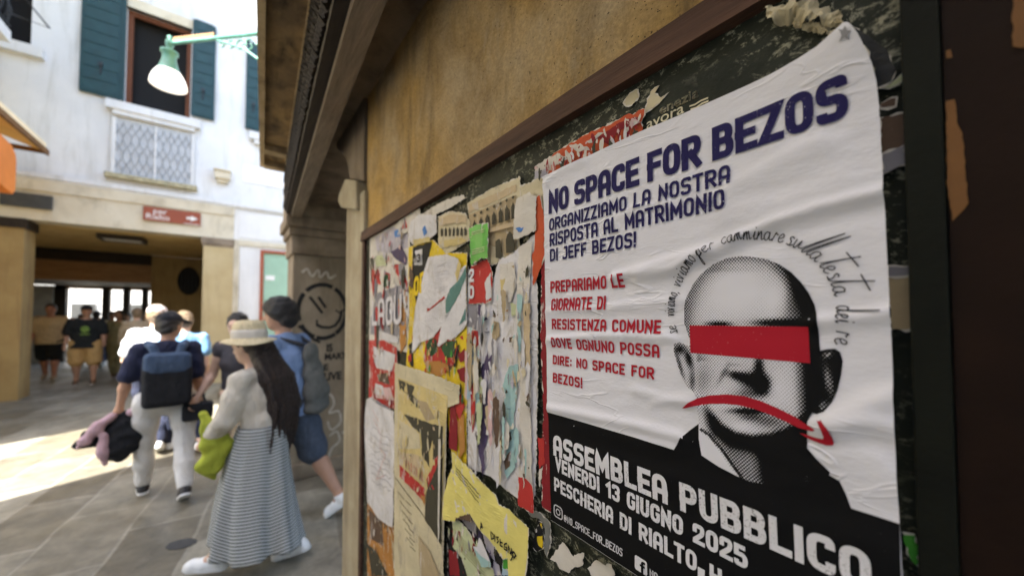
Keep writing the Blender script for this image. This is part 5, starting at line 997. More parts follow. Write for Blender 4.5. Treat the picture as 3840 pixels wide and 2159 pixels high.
# ================================================================ PEOPLE: one smooth body each, grown from joints, with clothes as children
def V3(*a): return np.array(a, float)
def unit(v): return v/max(1e-9, np.linalg.norm(v))
class Field:
    """smooth union of tapered limbs and ellipsoids, meshed once into a continuous skin"""
    def __init__(s, vox=.01, k=.03): s.p = []; s.vox = vox; s.k = k; s.cuts = []
    def cap(s, a, b, ra, rb=None, k=None):
        rb = ra if rb is None else rb; a = V3(*a); b = V3(*b); R = max(ra, rb)
        def f(P):
            d = b-a; t = np.clip(((P-a)@d)/max(1e-9, d@d), 0, 1); return np.linalg.norm(P-a-t[..., None]*d, axis=-1)-(ra+(rb-ra)*t)
        s.p.append((np.minimum(a, b)-R, np.maximum(a, b)+R, f, k)); return s
    def chain(s, pts, rs, k=None):
        for i in range(len(pts)-1): s.cap(pts[i], pts[i+1], rs[i], rs[i+1], k)
        return s
    def ell(s, c, r, rot=None, k=None):
        c = V3(*c); r = V3(*r); Q = np.eye(3) if rot is None else rot; R = r.max()
        def f(P):
            q = (P-c)@Q; k0 = np.linalg.norm(q/r, axis=-1); k1 = np.linalg.norm(q/(r*r), axis=-1); return k0*(k0-1)/np.maximum(k1, 1e-6)
        s.p.append((c-R, c+R, f, k)); return s
    def slab(s, a, b, ra, rb, side, k=None):
        """tapered trunk with an oval section: ra, rb = (half width along side, half depth)"""
        a = V3(*a); b = V3(*b); ax = unit(b-a); L = np.linalg.norm(b-a); u = unit(V3(*side)-ax*(V3(*side)@ax)); v = np.cross(ax, u); R = max(*ra, *rb)
        def f(P):
            q = P-a; h = q@ax; t = np.clip(h/L, 0, 1); rx = ra[0]+(rb[0]-ra[0])*t; ry = ra[1]+(rb[1]-ra[1])*t; ex = h-np.clip(h, 0, L)
            m = np.minimum(rx, ry); k0 = np.sqrt(((q@u)/rx)**2+((q@v)/ry)**2+(ex/m)**2); return (k0-1)*m
        s.p.append((np.minimum(a, b)-R, np.maximum(a, b)+R, f, k)); return s
    def rbox(s, c, h, r, rot=None, k=None):
        c = V3(*c); h = V3(*h); Q = np.eye(3) if rot is None else rot; R = np.linalg.norm(h)+r
        def f(P):
            q = np.abs((P-c)@Q)-h; return np.linalg.norm(np.maximum(q, 0), axis=-1)+np.minimum(q.max(-1), 0)-r
        s.p.append((c-R, c+R, f, k)); return s
    def cut(s, point, normal): s.cuts.append((V3(*point), unit(V3(*normal)))); return s      # removes what lies on the normal's side
    def build(s, name, mat, parent, wob=0, wsc=9):
        vx = s.vox; m = s.k+2.5*vx; lo = np.min([p[0] for p in s.p], 0)-m; hi = np.max([p[1] for p in s.p], 0)+m
        n = np.ceil((hi-lo)/vx).astype(int)+1; D = np.full(n, .2, np.float32); ax = [lo[i]+vx*np.arange(n[i]) for i in range(3)]
        for a, b, f, k in s.p:
            k = s.k if k is None else k; i0 = np.maximum(((a-lo-m)/vx).astype(int), 0); i1 = np.minimum(((b-lo+m)/vx).astype(int)+2, n); sl_ = tuple(slice(p, q) for p, q in zip(i0, i1))
            G = np.stack(np.meshgrid(*[ax[i][sl_[i]] for i in range(3)], indexing='ij'), -1); d = f(G); o = D[sl_]
            h = np.clip(k-np.abs(d-o), 0, None)/max(k, 1e-6); D[sl_] = np.minimum(d, o)-h*h*k*.25
        if s.cuts or wob:
            G = np.stack(np.meshgrid(*ax, indexing='ij'), -1)
            if wob: D = D+wob*(np.sin(G[..., 2]*wsc*4+3*np.sin(G[..., 0]*wsc)+2*np.sin(G[..., 1]*wsc*1.3))*.6+np.sin(G[..., 0]*wsc*3+G[..., 2]*wsc*1.7)*np.sin(G[..., 1]*wsc*2.6)*.5)
            for q, nn in s.cuts: D = np.maximum(D, (G-q)@nn)
        S = D < 0; c = sum(S[i:n[0]-1+i, j:n[1]-1+j, l:n[2]-1+l].astype(np.int8) for i in (0, 1) for j in (0, 1) for l in (0, 1))
        act = np.argwhere((c > 0) & (c < 8)); idx = np.full(c.shape, -1, np.int32); idx[tuple(act.T)] = np.arange(len(act))
        acc = np.zeros((len(act), 3)); cnt = np.zeros(len(act)); C8 = [(i, j, l) for i in (0, 1) for j in (0, 1) for l in (0, 1)]
        for p in C8:
            for a in range(3):
                if p[a]: continue
                q = list(p); q[a] = 1; da = D[tuple((act+p).T)]; db = D[tuple((act+q).T)]; x = (da < 0) != (db < 0); t = np.where(x, da/np.where(x, da-db, 1), 0)
                pos = np.array(p)+0.*acc; pos[:, a] += t; acc += pos*x[:, None]; cnt += x
        Vv = lo+vx*(act+acc/cnt[:, None]); F = []
        for a in range(3):
            b_, c_ = (a+1) % 3, (a+2) % 3; sl0 = [slice(None)]*3; sl1 = [slice(None)]*3; sl0[a] = slice(0, -1); sl1[a] = slice(1, None)
            x = S[tuple(sl0)] != S[tuple(sl1)]; e = np.argwhere(x); e = e[(e[:, b_] > 0) & (e[:, c_] > 0) & (e[:, b_] < n[b_]-1) & (e[:, c_] < n[c_]-1)]
            if not len(e): continue
            def at(db, dc): q = e.copy(); q[:, b_] -= db; q[:, c_] -= dc; return idx[tuple(q.T)]
            Q = np.stack([at(1, 1), at(0, 1), at(0, 0), at(1, 0)], 1); ins = S[tuple(e.T)]; Q[~ins] = Q[~ins][:, ::-1]; F.append(Q)
        F = np.concatenate(F); F = F[(F >= 0).all(1)]
        me = bpy.data.meshes.new(name); me.vertices.add(len(Vv)); me.vertices.foreach_set('co', Vv.ravel()); me.loops.add(F.size); me.loops.foreach_set('vertex_index', F.ravel().astype(np.int32))
        me.polygons.add(len(F)); me.polygons.foreach_set('loop_start', np.arange(0, F.size, 4, dtype=np.int32)); me.polygons.foreach_set('use_smooth', np.ones(len(F), bool)); me.update(calc_edges=True); me.validate(); me.materials.append(mat)
        o = bpy.data.objects.new(name, me); COL.objects.link(o); o.parent = parent; WL[o] = Vector((0, 0, 0)); return o
def rotm(axis, a):
    axis = unit(V3(*axis)); K = np.array([[0, -axis[2], axis[1]], [axis[2], 0, -axis[0]], [-axis[1], axis[0], 0]]); return np.eye(3)+math.sin(a)*K+(1-math.cos(a))*K@K
def cloth(name, c, sc=14, var=.10, rough=.85):
    if name in MATS: return MATS[name]
    t = NT(name); v = t.coord(); col = t.ramp(t.noise(v, sc, 4), [(.3, mul(c, 1-var)), (.7, mul(c, 1+var))]); h = t.math('ADD', t.noise(t.coord((1, 1, .5)), 16, 4, .6), t.math('MULTIPLY', t.noise(v, 300, 2), .15)); t.bump(t.math('ADD', h, t.math('MULTIPLY', t.noise(t.coord((1, 1, .35), rot=(.3, .2, 0)), 9, 6, .7, 1.2), 1.2)), .8, .03)
    MATS[name] = t.done(col, rough, .2); return MATS[name]
def skin_m(name, c): return simple(name, c, .55, .08, 18, .1, .35)
skin_m('skin_tan', (.42, .235, .15)); skin_m('skin_fair', (.56, .36, .26)); skin_m('skin_red', (.46, .22, .14)); skin_m('skin_brown', (.28, .15, .09))
def hair_m(name, c):
    t = NT(name); v = t.coord((1, 1, .06)); f = t.noise(v, 130, 4, .7, .3); col = t.ramp(f, [(.35, mul(c, .45)), (.65, mul(c, 2.0))]); t.bump(f, .9, .02); MATS[name] = t.done(col, .38, .45)
hair_m('hair_black', (.012, .010, .009)); hair_m('hair_brown', (.024, .014, .010)); hair_m('hair_tan', (.16, .11, .06))
def hand_into(F, wrist, d, palm, thumb, s=1., curl=.9):
    """a palm, four unequal bent fingers and a side thumb, grown into the body skin"""
    d = unit(d); palm = unit(palm-d*(palm@d)); sd = np.cross(d, palm)*thumb
    F.chain([wrist, wrist+d*.045*s, wrist+d*.085*s], [.024*s, .031*s, .030*s], .02)
    F.slab(wrist+d*.02*s, wrist+d*.085*s, (.034*s, .016*s), (.040*s, .014*s), sd, .012)
    for i, (off, ln) in enumerate(((.030, .072), (.010, .082), (-.010, .076), (-.029, .060))):
        p = wrist+d*.088*s+sd*off*s; q = d; pts = [p]; rs = [.0092*s]
        for j in range(3):
            q = unit(q*math.cos(curl*(.35+.25*j))+palm*math.sin(curl*(.35+.25*j))); p = p+q*ln*s*(.42, .33, .25)[j]; pts.append(p); rs.append((.0088, .0082, .0074)[j]*s)
        F.chain(pts, rs, .004)
    b = wrist+d*.030*s+sd*.028*s; t1 = b+unit(d*.6+sd*.75+palm*.35)*.042*s; t2 = t1+unit(d*.85+sd*.2+palm*.5)*.032*s; F.chain([b, t1, t2], [.0135*s, .0108*s, .0085*s], .008)
def person(label, loc, heading, H=1.72, wide=1., lean=.06, legs=((.42, .12, .05), (-.30, .35, .6)), arms=((.25, .10, .25), (-.2, .10, .2)), head=(0, 0), twist=0., skin='skin_fair', hair=None, top=None, bottom=None, shoe='shoe_white', vox=.009, group=None, z0=0., headcover=None, build=1., stance=.085):
    """legs: (hip swing, knee bend, foot pitch) left then right; arms: (swing, spread, elbow bend[, inward])"""
    s = H/1.72; root = empty('person', (loc[0], loc[1], z0), label, 'person', group); root.rotation_euler.z = heading
    # joints ------------------------------------------------------
    J = {}; TH, SH = .425*s, .415*s
    def leg(i, sg):
        a, kb, fp = legs[i]; hip = V3(0, sg*stance*wide*s, 0); kn = hip+TH*V3(math.sin(a), sg*.02, -math.cos(a)); an = kn+SH*V3(math.sin(a-kb), 0, -math.cos(a-kb)); Q = rotm((0, 1, 0), fp)
        return hip, kn, an, Q
    L = [leg(0, 1), leg(1, -1)]
    low = min(min((an+Q@(V3(x, 0, -.085)*s))[2] for x in (-.06, .19)) for _, _, an, Q in L); P = V3(0, 0, -low)
    L = [(h+P, k+P, a+P, Q) for h, k, a, Q in L]
    B = rotm((0, 1, 0), lean); Tw = rotm((0, 0, 1), twist); up = B@V3(0, 0, 1)
    waist = P+up*.14*s; chest = P+up*.34*s; neck = P+up*.535*s; side = Tw@V3(0, 1, 0); fwd = Tw@B@V3(1, 0, 0)
    Hd = rotm((0, 0, 1), head[0]+twist)@rotm((0, 1, 0), head[1]+lean*.5); hc = neck+up*.07*s+Hd@(V3(.018, 0, .115)*s)
    SHO = [neck-up*.055*s+side*sg*.172*s*wide for sg in (1, -1)]; A = []
    for i, sg in enumerate((1, -1)):
        a, ab, e = arms[i][:3]; inw = arms[i][3] if len(arms[i]) > 3 else 0.
        u = Tw@V3(math.sin(a)*math.cos(ab), sg*math.sin(ab), -math.cos(a)*math.cos(ab)); el = SHO[i]+u*.285*s
        f = Tw@V3(math.sin(a+e)*math.cos(ab*.5), sg*math.sin(ab*.5)-sg*inw, -math.cos(a+e)*math.cos(ab*.5)); f = unit(f); wr = el+f*.245*s; A.append((SHO[i], el, wr, f, sg))
    J.update(P=P, waist=waist, chest=chest, neck=neck, hc=hc, A=A, L=L, Hd=Hd, side=side, fwd=fwd, up=up, s=s, root=root)
    w_ = wide*build
    # body --------------------------------------------------------
    F = Field(vox, .03)
    F.slab(P-up*.02*s, waist, (.150*s*w_, .115*s*build), (.128*s*w_, .098*s*build), side); F.slab(waist, chest, (.128*s*w_, .098*s*build), (.158*s*w_, .112*s*build), side); F.slab(chest, neck-up*.06*s, (.158*s*w_, .112*s*build), (.13*s*wide, .075*s), side)
    F.cap(SHO[0], SHO[1], .055*s); F.cap(neck-up*.05*s, hc-Hd@(V3(.01, 0, .05)*s), .060*s, .052*s)
    for sh_, el, wr, f, sg in A:
        F.chain([sh_, sh_+(el-sh_)*.4, el], [.056*s*build, .050*s*build, .039*s], .03); F.chain([el, el+(wr-el)*.3, wr], [.040*s, .042*s, .025*s], .02)
        palm = unit(-side*sg*.8+fwd*.3); hand_into(F, wr, f, palm, 1 if (np.cross(f, palm)*1)@fwd > 0 else -1, s)
    for hip, kn, an, Q in L:
        F.chain([hip, hip+(kn-hip)*.5, kn], [.090*s*build, .076*s*build, .054*s], .04); F.chain([kn, kn+(an-kn)*.32, an], [.054*s, .056*s*build, .034*s], .03); F.cap(kn+(an-kn)*.25-V3(.018, 0, 0), kn+(an-kn)*.5-V3(.012, 0, 0), .045*s*build, .036*s)
        F.chain([an, an+Q@(V3(.06, 0, -.045)*s), an+Q@(V3(.15, 0, -.065)*s)], [.036*s, .034*s, .026*s], .03)
    hp = lambda x, y, z: hc+Hd@(V3(x, y, z)*s)
    F.ell(hc, V3(.098, .078, .112)*s, Hd); F.ell(hp(.02, 0, -.055), V3(.075, .060, .075)*s, Hd, .03); F.ell(hp(.058, 0, -.098), V3(.030, .030, .022)*s, Hd, .025)
    F.cap(hp(.092, 0, .005), hp(.112, 0, -.032), .010*s, .014*s, .012); F.cap(hp(.082, .035, .022), hp(.082, -.035, .022), .016*s, None, .02)
    F.cap(hp(.083, .018, -.066), hp(.083, -.018, -.066), .009*s, None, .012)
    for sg in (1, -1): F.ell(hp(-.005, sg*.080, -.008), V3(.020, .010, .032)*s, Hd, .006); F.ell(hp(.078, sg*.034, .002), V3(.012, .014, .010)*s, Hd, .008)
    body = F.build('body', M(skin), root)
    for sg in (1, -1):
        e = Field(.004, .001).ell(hp(.0885, sg*.033, .002), V3(.007, .012, .007)*s, Hd); e.build('eye', M('black_paint'), root)
    lp_ = Field(.004, .004).cap(hp(.090, .020, -.064), hp(.090, -.020, -.064), .0055*s); lp_.build('lips', skin_m('lips', (.34, .12, .10)), root)
    # clothes -------------------------------------------------------
    if bottom:
        kind = bottom['kind']; cm = bottom['mat']; g = Field(vox*1.1, .03); gi = bottom.get('loose', .018)*s
        if kind in ('trousers', 'shorts'):
            g.slab(P-up*.03*s, waist+up*.0*s, (.150*s*w_+gi, .118*s*build+gi), (.132*s*w_+gi*.5, .100*s*build+gi*.5), side); g.cut(waist+up*.03*s, up)
            for hip, kn, an, Q in L:
                if kind == 'trousers':
                    g.chain([hip, hip+(kn-hip)*.5, kn], [.098*s*build+gi*.8, .084*s*build+gi, .068*s+gi], .04); g.chain([kn, kn+(an-kn)*.5, an-(an-kn)*.05], [.068*s+gi, .064*s+gi, .052*s+gi*.9], .03)
                else:
                    fr = bottom.get('frac', .85); g.chain([hip, hip+(kn-hip)*.5, hip+(kn-hip)*fr], [.097*s*build+gi*.7, .088*s*build+gi, .080*s*build+gi*1.2], .035)
            g.build(kind, cm, root, .0036, 13)
    if top:
        g = Field(vox*1.1, .035); gi = top.get('loose', .016)*s; cm = top['mat']; hem = top.get('hem', -.06)*s
        g.slab(P+up*hem, waist, (.160*s*w_+gi*1.3, .122*s*build+gi*1.4), (.140*s*w_+gi*1.4, .108*s*build+gi*1.5), side); g.slab(waist, chest, (.140*s*w_+gi*1.4, .108*s*build+gi*1.5), (.162*s*w_+gi, .116*s*build+gi), side); g.slab(chest, neck-up*.06*s, (.162*s*w_+gi, .116*s*build+gi), (.135*s*wide+gi*.6, .080*s+gi*.4), side)
        g.cap(SHO[0]+up*.004, SHO[1]+up*.004, .060*s+gi*.4); g.cap(neck-up*.05*s, neck-up*.012*s, .070*s, .066*s)
        sf = top.get('sleeve', .55)
        for sh_, el, wr, f, sg in A:
            if sf <= 1: g.chain([sh_, sh_+(el-sh_)*.5*sf, sh_+(el-sh_)*sf], [.062*s*build+gi*.5, .058*s*build+gi, .056*s*build+gi*1.25], .03)
            else: g.chain([sh_, sh_+(el-sh_)*.5, el], [.060*s+gi*.5, .056*s+gi, .052*s+gi*1.2], .03); g.chain([el, el+(wr-el)*.6, el+(wr-el)*(sf-1)], [.050*s+gi*1.1, .043*s+gi*1.3, .034*s+gi*.6], .03)
        g.cut(P+up*hem, -up); g.cut(neck+up*.012*s, up+fwd*.45)
        g.build(top.get('name', 't_shirt'), cm, root, .0036, 14)
    if shoe:
        for hip, kn, an, Q in L:
            g = Field(vox*.9, .02); q = lambda x, y, z: an+Q@(V3(x, y, z)*s)
            g.chain([q(-.042, 0, -.055), q(.06, 0, -.052), q(.145, 0, -.062), q(.178, 0, -.066)], [.040*s, .043*s, .040*s, .028*s], .03); g.cap(q(-.02, 0, -.03), q(.0, 0, .0), .046*s, .046*s, .02); g.cut(q(0, 0, -.088), Q@V3(0, 0, -1)); g.cut(q(0, 0, .012), Q@V3(-.2, 0, 1))
            so_ = g.build('shoe', M(shoe), root)
            g = Field(vox*.9, .01); g.chain([q(-.045, 0, -.075), q(.06, 0, -.075), q(.15, 0, -.075), q(.18, 0, -.075)], [.043*s, .046*s, .043*s, .030*s], .02); g.cut(q(0, 0, -.090), Q@V3(0, 0, -1)); g.cut(q(0, 0, -.066), Q@V3(0, 0, 1)); g.build('sole', M('sole_white'), so_)
    if hair:
        g = Field(vox*.9, .03)
        g.ell(hp(-.014, 0, .022), V3(.104, .092, .112)*s, Hd); g.ell(hp(-.055, 0, -.03), V3(.058, .078, .075)*s, Hd, .03); g.cut(hp(.052, 0, .02), Hd@V3(1, 0, -.75)); g.cut(hp(-.03, 0, -.085), Hd@V3(.4, 0, -1))
        if hair.get('fringe'): g.ell(hp(-.005, 0, .035), V3(.122, .108, .110)*s, Hd); g.ell(hp(-.055, 0, -.045), V3(.070, .088, .085)*s, Hd, .03); g.cuts = []; g.cut(hp(.066, 0, .0), Hd@V3(1, 0, -.80)); g.cut(hp(-.05, 0, -.118), Hd@V3(.3, 0, -1))
        g.build('hair', M(hair['mat']), root, .0055, 24)
    return J
simple('sole_white', (.62, .62, .60), .7, .08, 20); simple('shoe_white', (.72, .72, .70), .65, .06, 14, .3); simple('shoe_black', (.02, .018, .018), .6, .2, 20); simple('shoe_beige', (.36, .28, .20), .7, .2, 20); simple('sandal_brown', (.12, .07, .04), .7, .2, 20)
def sub(J, name, mat, field, wob=0, wsc=9): return field.build(name, mat, J['root'], wob, wsc)
WP = 'people walking down the lane'
# -- woman in straw hat and striped skirt --------------------------
striped = NT('striped_skirt'); v_ = striped.coord(); sx = striped.n('ShaderNodeSeparateXYZ'); striped.l(v_, sx.inputs[0])
uvn = striped.n('ShaderNodeAttribute', attribute_name='drape')
wv_ = striped.math('SINE', striped.math('MULTIPLY', uvn.outputs['Fac'], 2*math.pi*40)); MATS['striped_skirt'] = striped.done(striped.mix(striped.ramp(wv_, [(.35, 0.), (.6, 1.)]), (.47, .48, .46), (.016, .016, .017)), .85, .2)
cloth('cream_knit', (.66, .60, .50), 30, .08); cloth('straw', (.66, .55, .34), 60, .15, .8); cloth('lime_cloth', (.38, .42, .05), 10, .25)
W = person('woman in wide straw hat, cream blouse and long striped skirt walking left past the column', (2.93, .345), R_(58), 1.51, .90, .14, legs=((.40, .14, -.02), (-.17, .16, .26)), arms=((.26, .12, .55, .28), (-.10, .10, .2, .0)), head=(.05, .12), twist=-.12, skin='skin_fair',
           top=dict(mat=M('cream_knit'), loose=.013, hem=-.025, sleeve=1.92, name='blouse'), hair=dict(mat='hair_brown'), shoe='shoe_white', vox=.0085, group=WP, build=.92)
s = W['s']; hc, Hd = W['hc'], W['Hd']; hp = lambda x, y, z: hc+Hd@(V3(x, y, z)*s)
g = Field(.009, .04); bk = -W['fwd']
base = hp(-.06, -.01, -.02)
for i, (dy, ln) in enumerate(((.05, .42), (.0, .51), (-.045, .56), (-.08, .52), (-.105, .44))):
    p0 = base+W['side']*dy*.6; p1 = W['neck']+bk*.115*s+W['side']*(dy*1.1-.01)-W['up']*.08; p2 = p1-V3(0, 0, ln*.45)+bk*.035+W['side']*-.02; p3 = p1-V3(0, 0, ln*.86)+bk*.02+W['side']*-.03
    g.chain([p0, p1, p2, p3], [.050, .040, .034, .016], .035)
    for q_ in range(4):
        o_ = W['side']*(-.045+.03*q_)+bk*(.012+.012*(q_ % 2)); g.chain([p0+o_*.5, p1+o_+bk*.02, p2+o_*1.1+bk*.022, p3+o_*1.5-V3(0, 0, .03+.025*q_)], [.016, .016, .014, .005], .008)
g.vox = .0075; sub(W, 'long_hair', M('hair_brown'), g, .003, 40)
hat = empty('straw_hat_hold', (0, 0, 0)) if False else None
prof = [(0, .128), (.050, .127), (.082, .116), (.094, .088), (.099, .025), (.104, .0), (.130, -.010), (.153, -.024), (.157, -.031), (.150, -.031), (.130, -.018), (.098, -.008), (.0, -.008)]
tilt = Hd@rotm((0, 1, 0), -.16)
def lathe_local(name, prof, mat, J, c, Q, sx=1., n=40, wave=0.):
    m = MB().lathe(prof, (0, 0, 0), n); V = []
    for v in m.V:
        v = np.array(v); r = math.hypot(v[0], v[1]); v = v+V3(0, 0, wave*max(0, r-.1)*math.sin(2*math.atan2(v[1], v[0])+.6)); v[0] *= sx; V.append(c+Q@(v*J['s']*1.08))
    o = mesh(name, V, m.F, mat, J['root'], smooth=True, local=True); bm = bmesh.new(); bm.from_mesh(o.data); bmesh.ops.recalc_face_normals(bm, faces=bm.faces); bm.to_mesh(o.data); bm.free(); return o
ht = lathe_local('straw_hat', prof, M('straw'), W, hp(-.012, 0, .055), tilt, 1.06, wave=.25)
bd = lathe_local('hat_band', [(.1035, .004), (.1035, .040), (.100, .060), (.097, .060), (.098, .004)], simple('ribbon', (.55, .50, .42), .8, .1, 20), W, hp(-.012, 0, .055), tilt, 1.06); bd.parent = ht
# draped skirt: rings from the waist to a swinging hem, with folds
NR, NA = 46, 96; SV = []; SF = []; dr_ = []
wz = W['waist']+W['up']*-.01; hem_c = (W['L'][0][2]+W['L'][1][2])/2
for i in range(NR):
    t = i/(NR-1); c = wz*(1-t)+V3(hem_c[0]*.95, hem_c[1], .155)*t; c = c+V3(.02*math.sin(t*3), 0, 0)
    for j in range(NA):
        a = 2*math.pi*j/NA; fo = (.5*math.sin(7*a+1.3*t)+.35*math.sin(11*a+2+2*t)+.3*math.sin(4*a+.7))
        rx = (.138+.152*t**.80)*s*1.02; ry = (.165+.08*t**.9)*s
        r = 1+fo*(.02+.15*t); SV.append((c[0]+rx*r*math.cos(a), c[1]+ry*r*math.sin(a), c[2]+.018*t*math.sin(3*a+1)+.03*t*math.cos(a))); dr_.append(t+.030*fo*t+.016*math.sin(2*a)*t)
for i in range(NR-1):
    for j in range(NA): SF.append((i*NA+j, (i+1)*NA+j, (i+1)*NA+(j+1) % NA, i*NA+(j+1) % NA))
sk_ = mesh('skirt', SV, SF, M('striped_skirt'), W['root'], smooth=True, local=True); at_ = sk_.data.attributes.new('drape', 'FLOAT', 'POINT'); at_.data.foreach_set('value', dr_)
md = sk_.modifiers.new('thickness', 'SOLIDIFY'); md.thickness = .004
def to_world(J, p): q = J['root'].matrix_basis @ Vector(p) if False else None
def world(J, p):
    a = J['root'].rotation_euler.z; l = J['root'].location; return V3(l.x+p[0]*math.cos(a)-p[1]*math.sin(a), l.y+p[0]*math.sin(a)+p[1]*math.cos(a), l.z+p[2])
# lime jacket over her forearm
wr = world(W, W['A'][0][2]); jk = empty('jacket', tuple(wr), 'lime green jacket hanging over the arm of the woman in the straw hat', 'jacket')
g = Field(.010, .05)
g.chain([V3(.02, .03, .06), V3(.03, .09, .02), V3(.05, .10, -.12), V3(.05, .06, -.20)], [.028, .034, .030, .015]); g.chain([V3(.0, -.02, .02), V3(.02, .04, -.06), V3(.0, .05, -.14)], [.025, .03, .015]); g.chain([V3(.05, .12, .20), V3(.05, .09, .10), V3(.03, .05, .02)], [.028, .034, .028]); g.ell(V3(.03, .09, -.10), V3(.03, .06, .035))
g.p = [(a+V3(-.09, -.10, -.03), b+V3(-.09, -.10, -.03), (lambda f: lambda P: f(P-V3(-.09, -.10, -.03)))(f), k) for a, b, f, k in g.p]; g.build('jacket_cloth', M('lime_cloth'), jk, .006, 14)
# -- man in blue shirt and denim shorts ----------------------------
cloth('blue_shirt', (.20, .275, .44), 20, .1); cloth('denim', (.07, .085, .115), 30, .15); cloth('grey_bag', (.13, .128, .115), 20, .15); cloth('charcoal', (.05, .05, .055), 20, .15)
B_ = person('man in light blue shirt and denim shorts stepping out from behind the column, dark hair', (3.47, .15), R_(44), 1.755, 1.0, .10, legs=((.40, .18, -.10), (-.36, .26, .62)), arms=((-.25, .10, .2), (.35, .12, .5)), head=(.45, .06), skin='skin_tan', hair=dict(mat='hair_black', fringe=1),
            top=dict(mat=M('blue_shirt'), loose=.015, hem=-.10, sleeve=.95, name='shirt'), bottom=dict(kind='shorts', mat=M('denim'), loose=.026, frac=.98), shoe='shoe_white', vox=.0085, group=WP)
bg_ = Field(.010, .04); c = B_['chest']; sd, up, bk = B_['side'], B_['up'], -B_['fwd']; Q = np.stack([B_['fwd'], sd, up], 1)
bg_.slab(c+bk*.165+up*.10-sd*.08, c+bk*.17-up*.40-sd*.10, (.075, .035), (.125, .070), sd); bg_.ell(c+bk*.19-up*.28-sd*.09, V3(.07, .11, .16))
bag = sub(B_, 'shoulder_bag', M('grey_bag'), bg_, .008, 11)
st_ = Field(.009, .01); nk = B_['neck']
st_.chain([c+bk*.14-sd*.02+up*.12, nk-up*.02+sd*.10+bk*.05, nk-up*.03+sd*.11+B_['fwd']*.06, c+B_['fwd']*.15+sd*.04-up*.02], [.016]*4); st_.chain([c+bk*.14-sd*.12+up*.12, nk-up*.02-sd*.12+bk*.05, nk-up*.05-sd*.13+B_['fwd']*.08, c+B_['fwd']*.15-sd*.10-up*.04], [.016]*4)
sub(B_, 'bag_strap', M('charcoal'), st_)
# -- man with backpack ---------------------------------------------
cloth('navy_tee', (.022, .026, .055), 20, .15); cloth('white_trousers', (.66, .63, .58), 12, .06); cloth('bag_blue', (.055, .085, .14), 16, .15); cloth('bag_black', (.018, .019, .022), 20, .2); cloth('black_cap', (.02, .021, .026), 20, .2); cloth('pink_cloth', (.50, .33, .36), 14, .12)
N_ = person('man in navy t-shirt, black cap and white trousers carrying a blue and black backpack', (4.56, 1.0), R_(8), 1.62, 1.06, .05, legs=((.30, .14, -.05), (-.24, .22, .45)), arms=((.02, .30, .18), (.06, .16, .35)), head=(-.75, .05), skin='skin_tan', hair=dict(mat='hair_black'), stance=.12,
            top=dict(mat=M('navy_tee'), loose=.017, hem=-.06, sleeve=.85), bottom=dict(kind='trousers', mat=M('white_trousers'), loose=.009), shoe='shoe_black', vox=.0085, group=WP, build=.98)
c = N_['chest']; sd, up, fw = N_['side'], N_['up'], N_['fwd']; bk = -fw; Q = np.stack([fw, sd, up], 1)
g = Field(.009, .03); g.rbox(c+bk*.225-up*.18, V3(.045, .115, .13), .045, Q); lowb = sub(N_, 'backpack', M('bag_black'), g)
g = Field(.009, .03); g.rbox(c+bk*.225+up*.01, V3(.045, .110, .05), .045, Q); g.rbox(c+bk*.285-up*.01, V3(.012, .085, .03), .02, Q)
for k_ in (-.05, .05): g.rbox(c+bk*.295+sd*k_-up*.03, V3(.010, .012, .075), .008, Q, .004)
ub = sub(N_, 'bag_lid', M('bag_blue'), g); ub.parent = lowb
for k_ in (1, -1):
    g = Field(.009, .015); g.chain([c+bk*.20+sd*k_*.065+up*.06, c+bk*.165+sd*k_*.095+up*.15, N_['neck']-up*.005+sd*k_*.115+bk*.10, N_['neck']+up*.0+sd*k_*.125, N_['neck']-up*.06+sd*k_*.13+fw*.10, c+fw*.17+sd*k_*.13], [.030, .032, .032, .030, .024, .016]); q = sub(N_, 'bag_strap', M('bag_blue'), g); q.parent = lowb
hc, Hd, s = N_['hc'], N_['Hd'], N_['s']; hp = lambda x, y, z: hc+Hd@(V3(x, y, z)*s)
g = Field(.008, .02); g.ell(hp(-.008, 0, .045), V3(.110, .094, .085)*s, Hd); g.cut(hp(0, 0, .028), Hd@V3(0, 0, -1)); sub(N_, 'cap', M('black_cap'), g)
g = Field(.006, .01); g.rbox(hp(.13, 0, .040), V3(.055, .055, .002)*s, .008, Hd@rotm((0, 1, 0), .25)); q = sub(N_, 'cap_peak', M('black_cap'), g)
wr = world(N_, N_['A'][0][2]+N_['A'][0][3]*.09); jb_ = empty('bundled_jacket', tuple(wr), 'black and pink jacket bundled in the left hand of the man with the backpack', 'jacket')
g = Field(.010, .05); g.chain([V3(0, -.02, .0), V3(.0, -.03, -.12), V3(0, -.02, -.26), V3(.02, -.0, -.34)], [.05, .09, .11, .05]); g.chain([V3(0, -.06, -.02), V3(0, -.14, -.14), V3(0, -.15, -.22)], [.04, .06, .04]); g.chain([V3(0, .05, -.02), V3(0, .15, -.16), V3(0, .22, -.21)], [.03, .06, .03]); jm = g.build('jacket_body', M('bag_black'), jb_, .010, 16)
g = Field(.009, .03); g.chain([V3(-.05, .02, .02), V3(-.08, .10, -.06), V3(-.08, .16, -.15), V3(-.07, .21, -.21)], [.03, .04, .035, .012]); g.chain([V3(-.09, .06, -.14), V3(-.10, .06, -.26), V3(-.08, .05, -.36)], [.03, .035, .02]); g.ell(V3(-.05, -.10, .03), V3(.035, .04, .04)); g.build('jacket_lining', M('pink_cloth'), jb_, .006, 16)
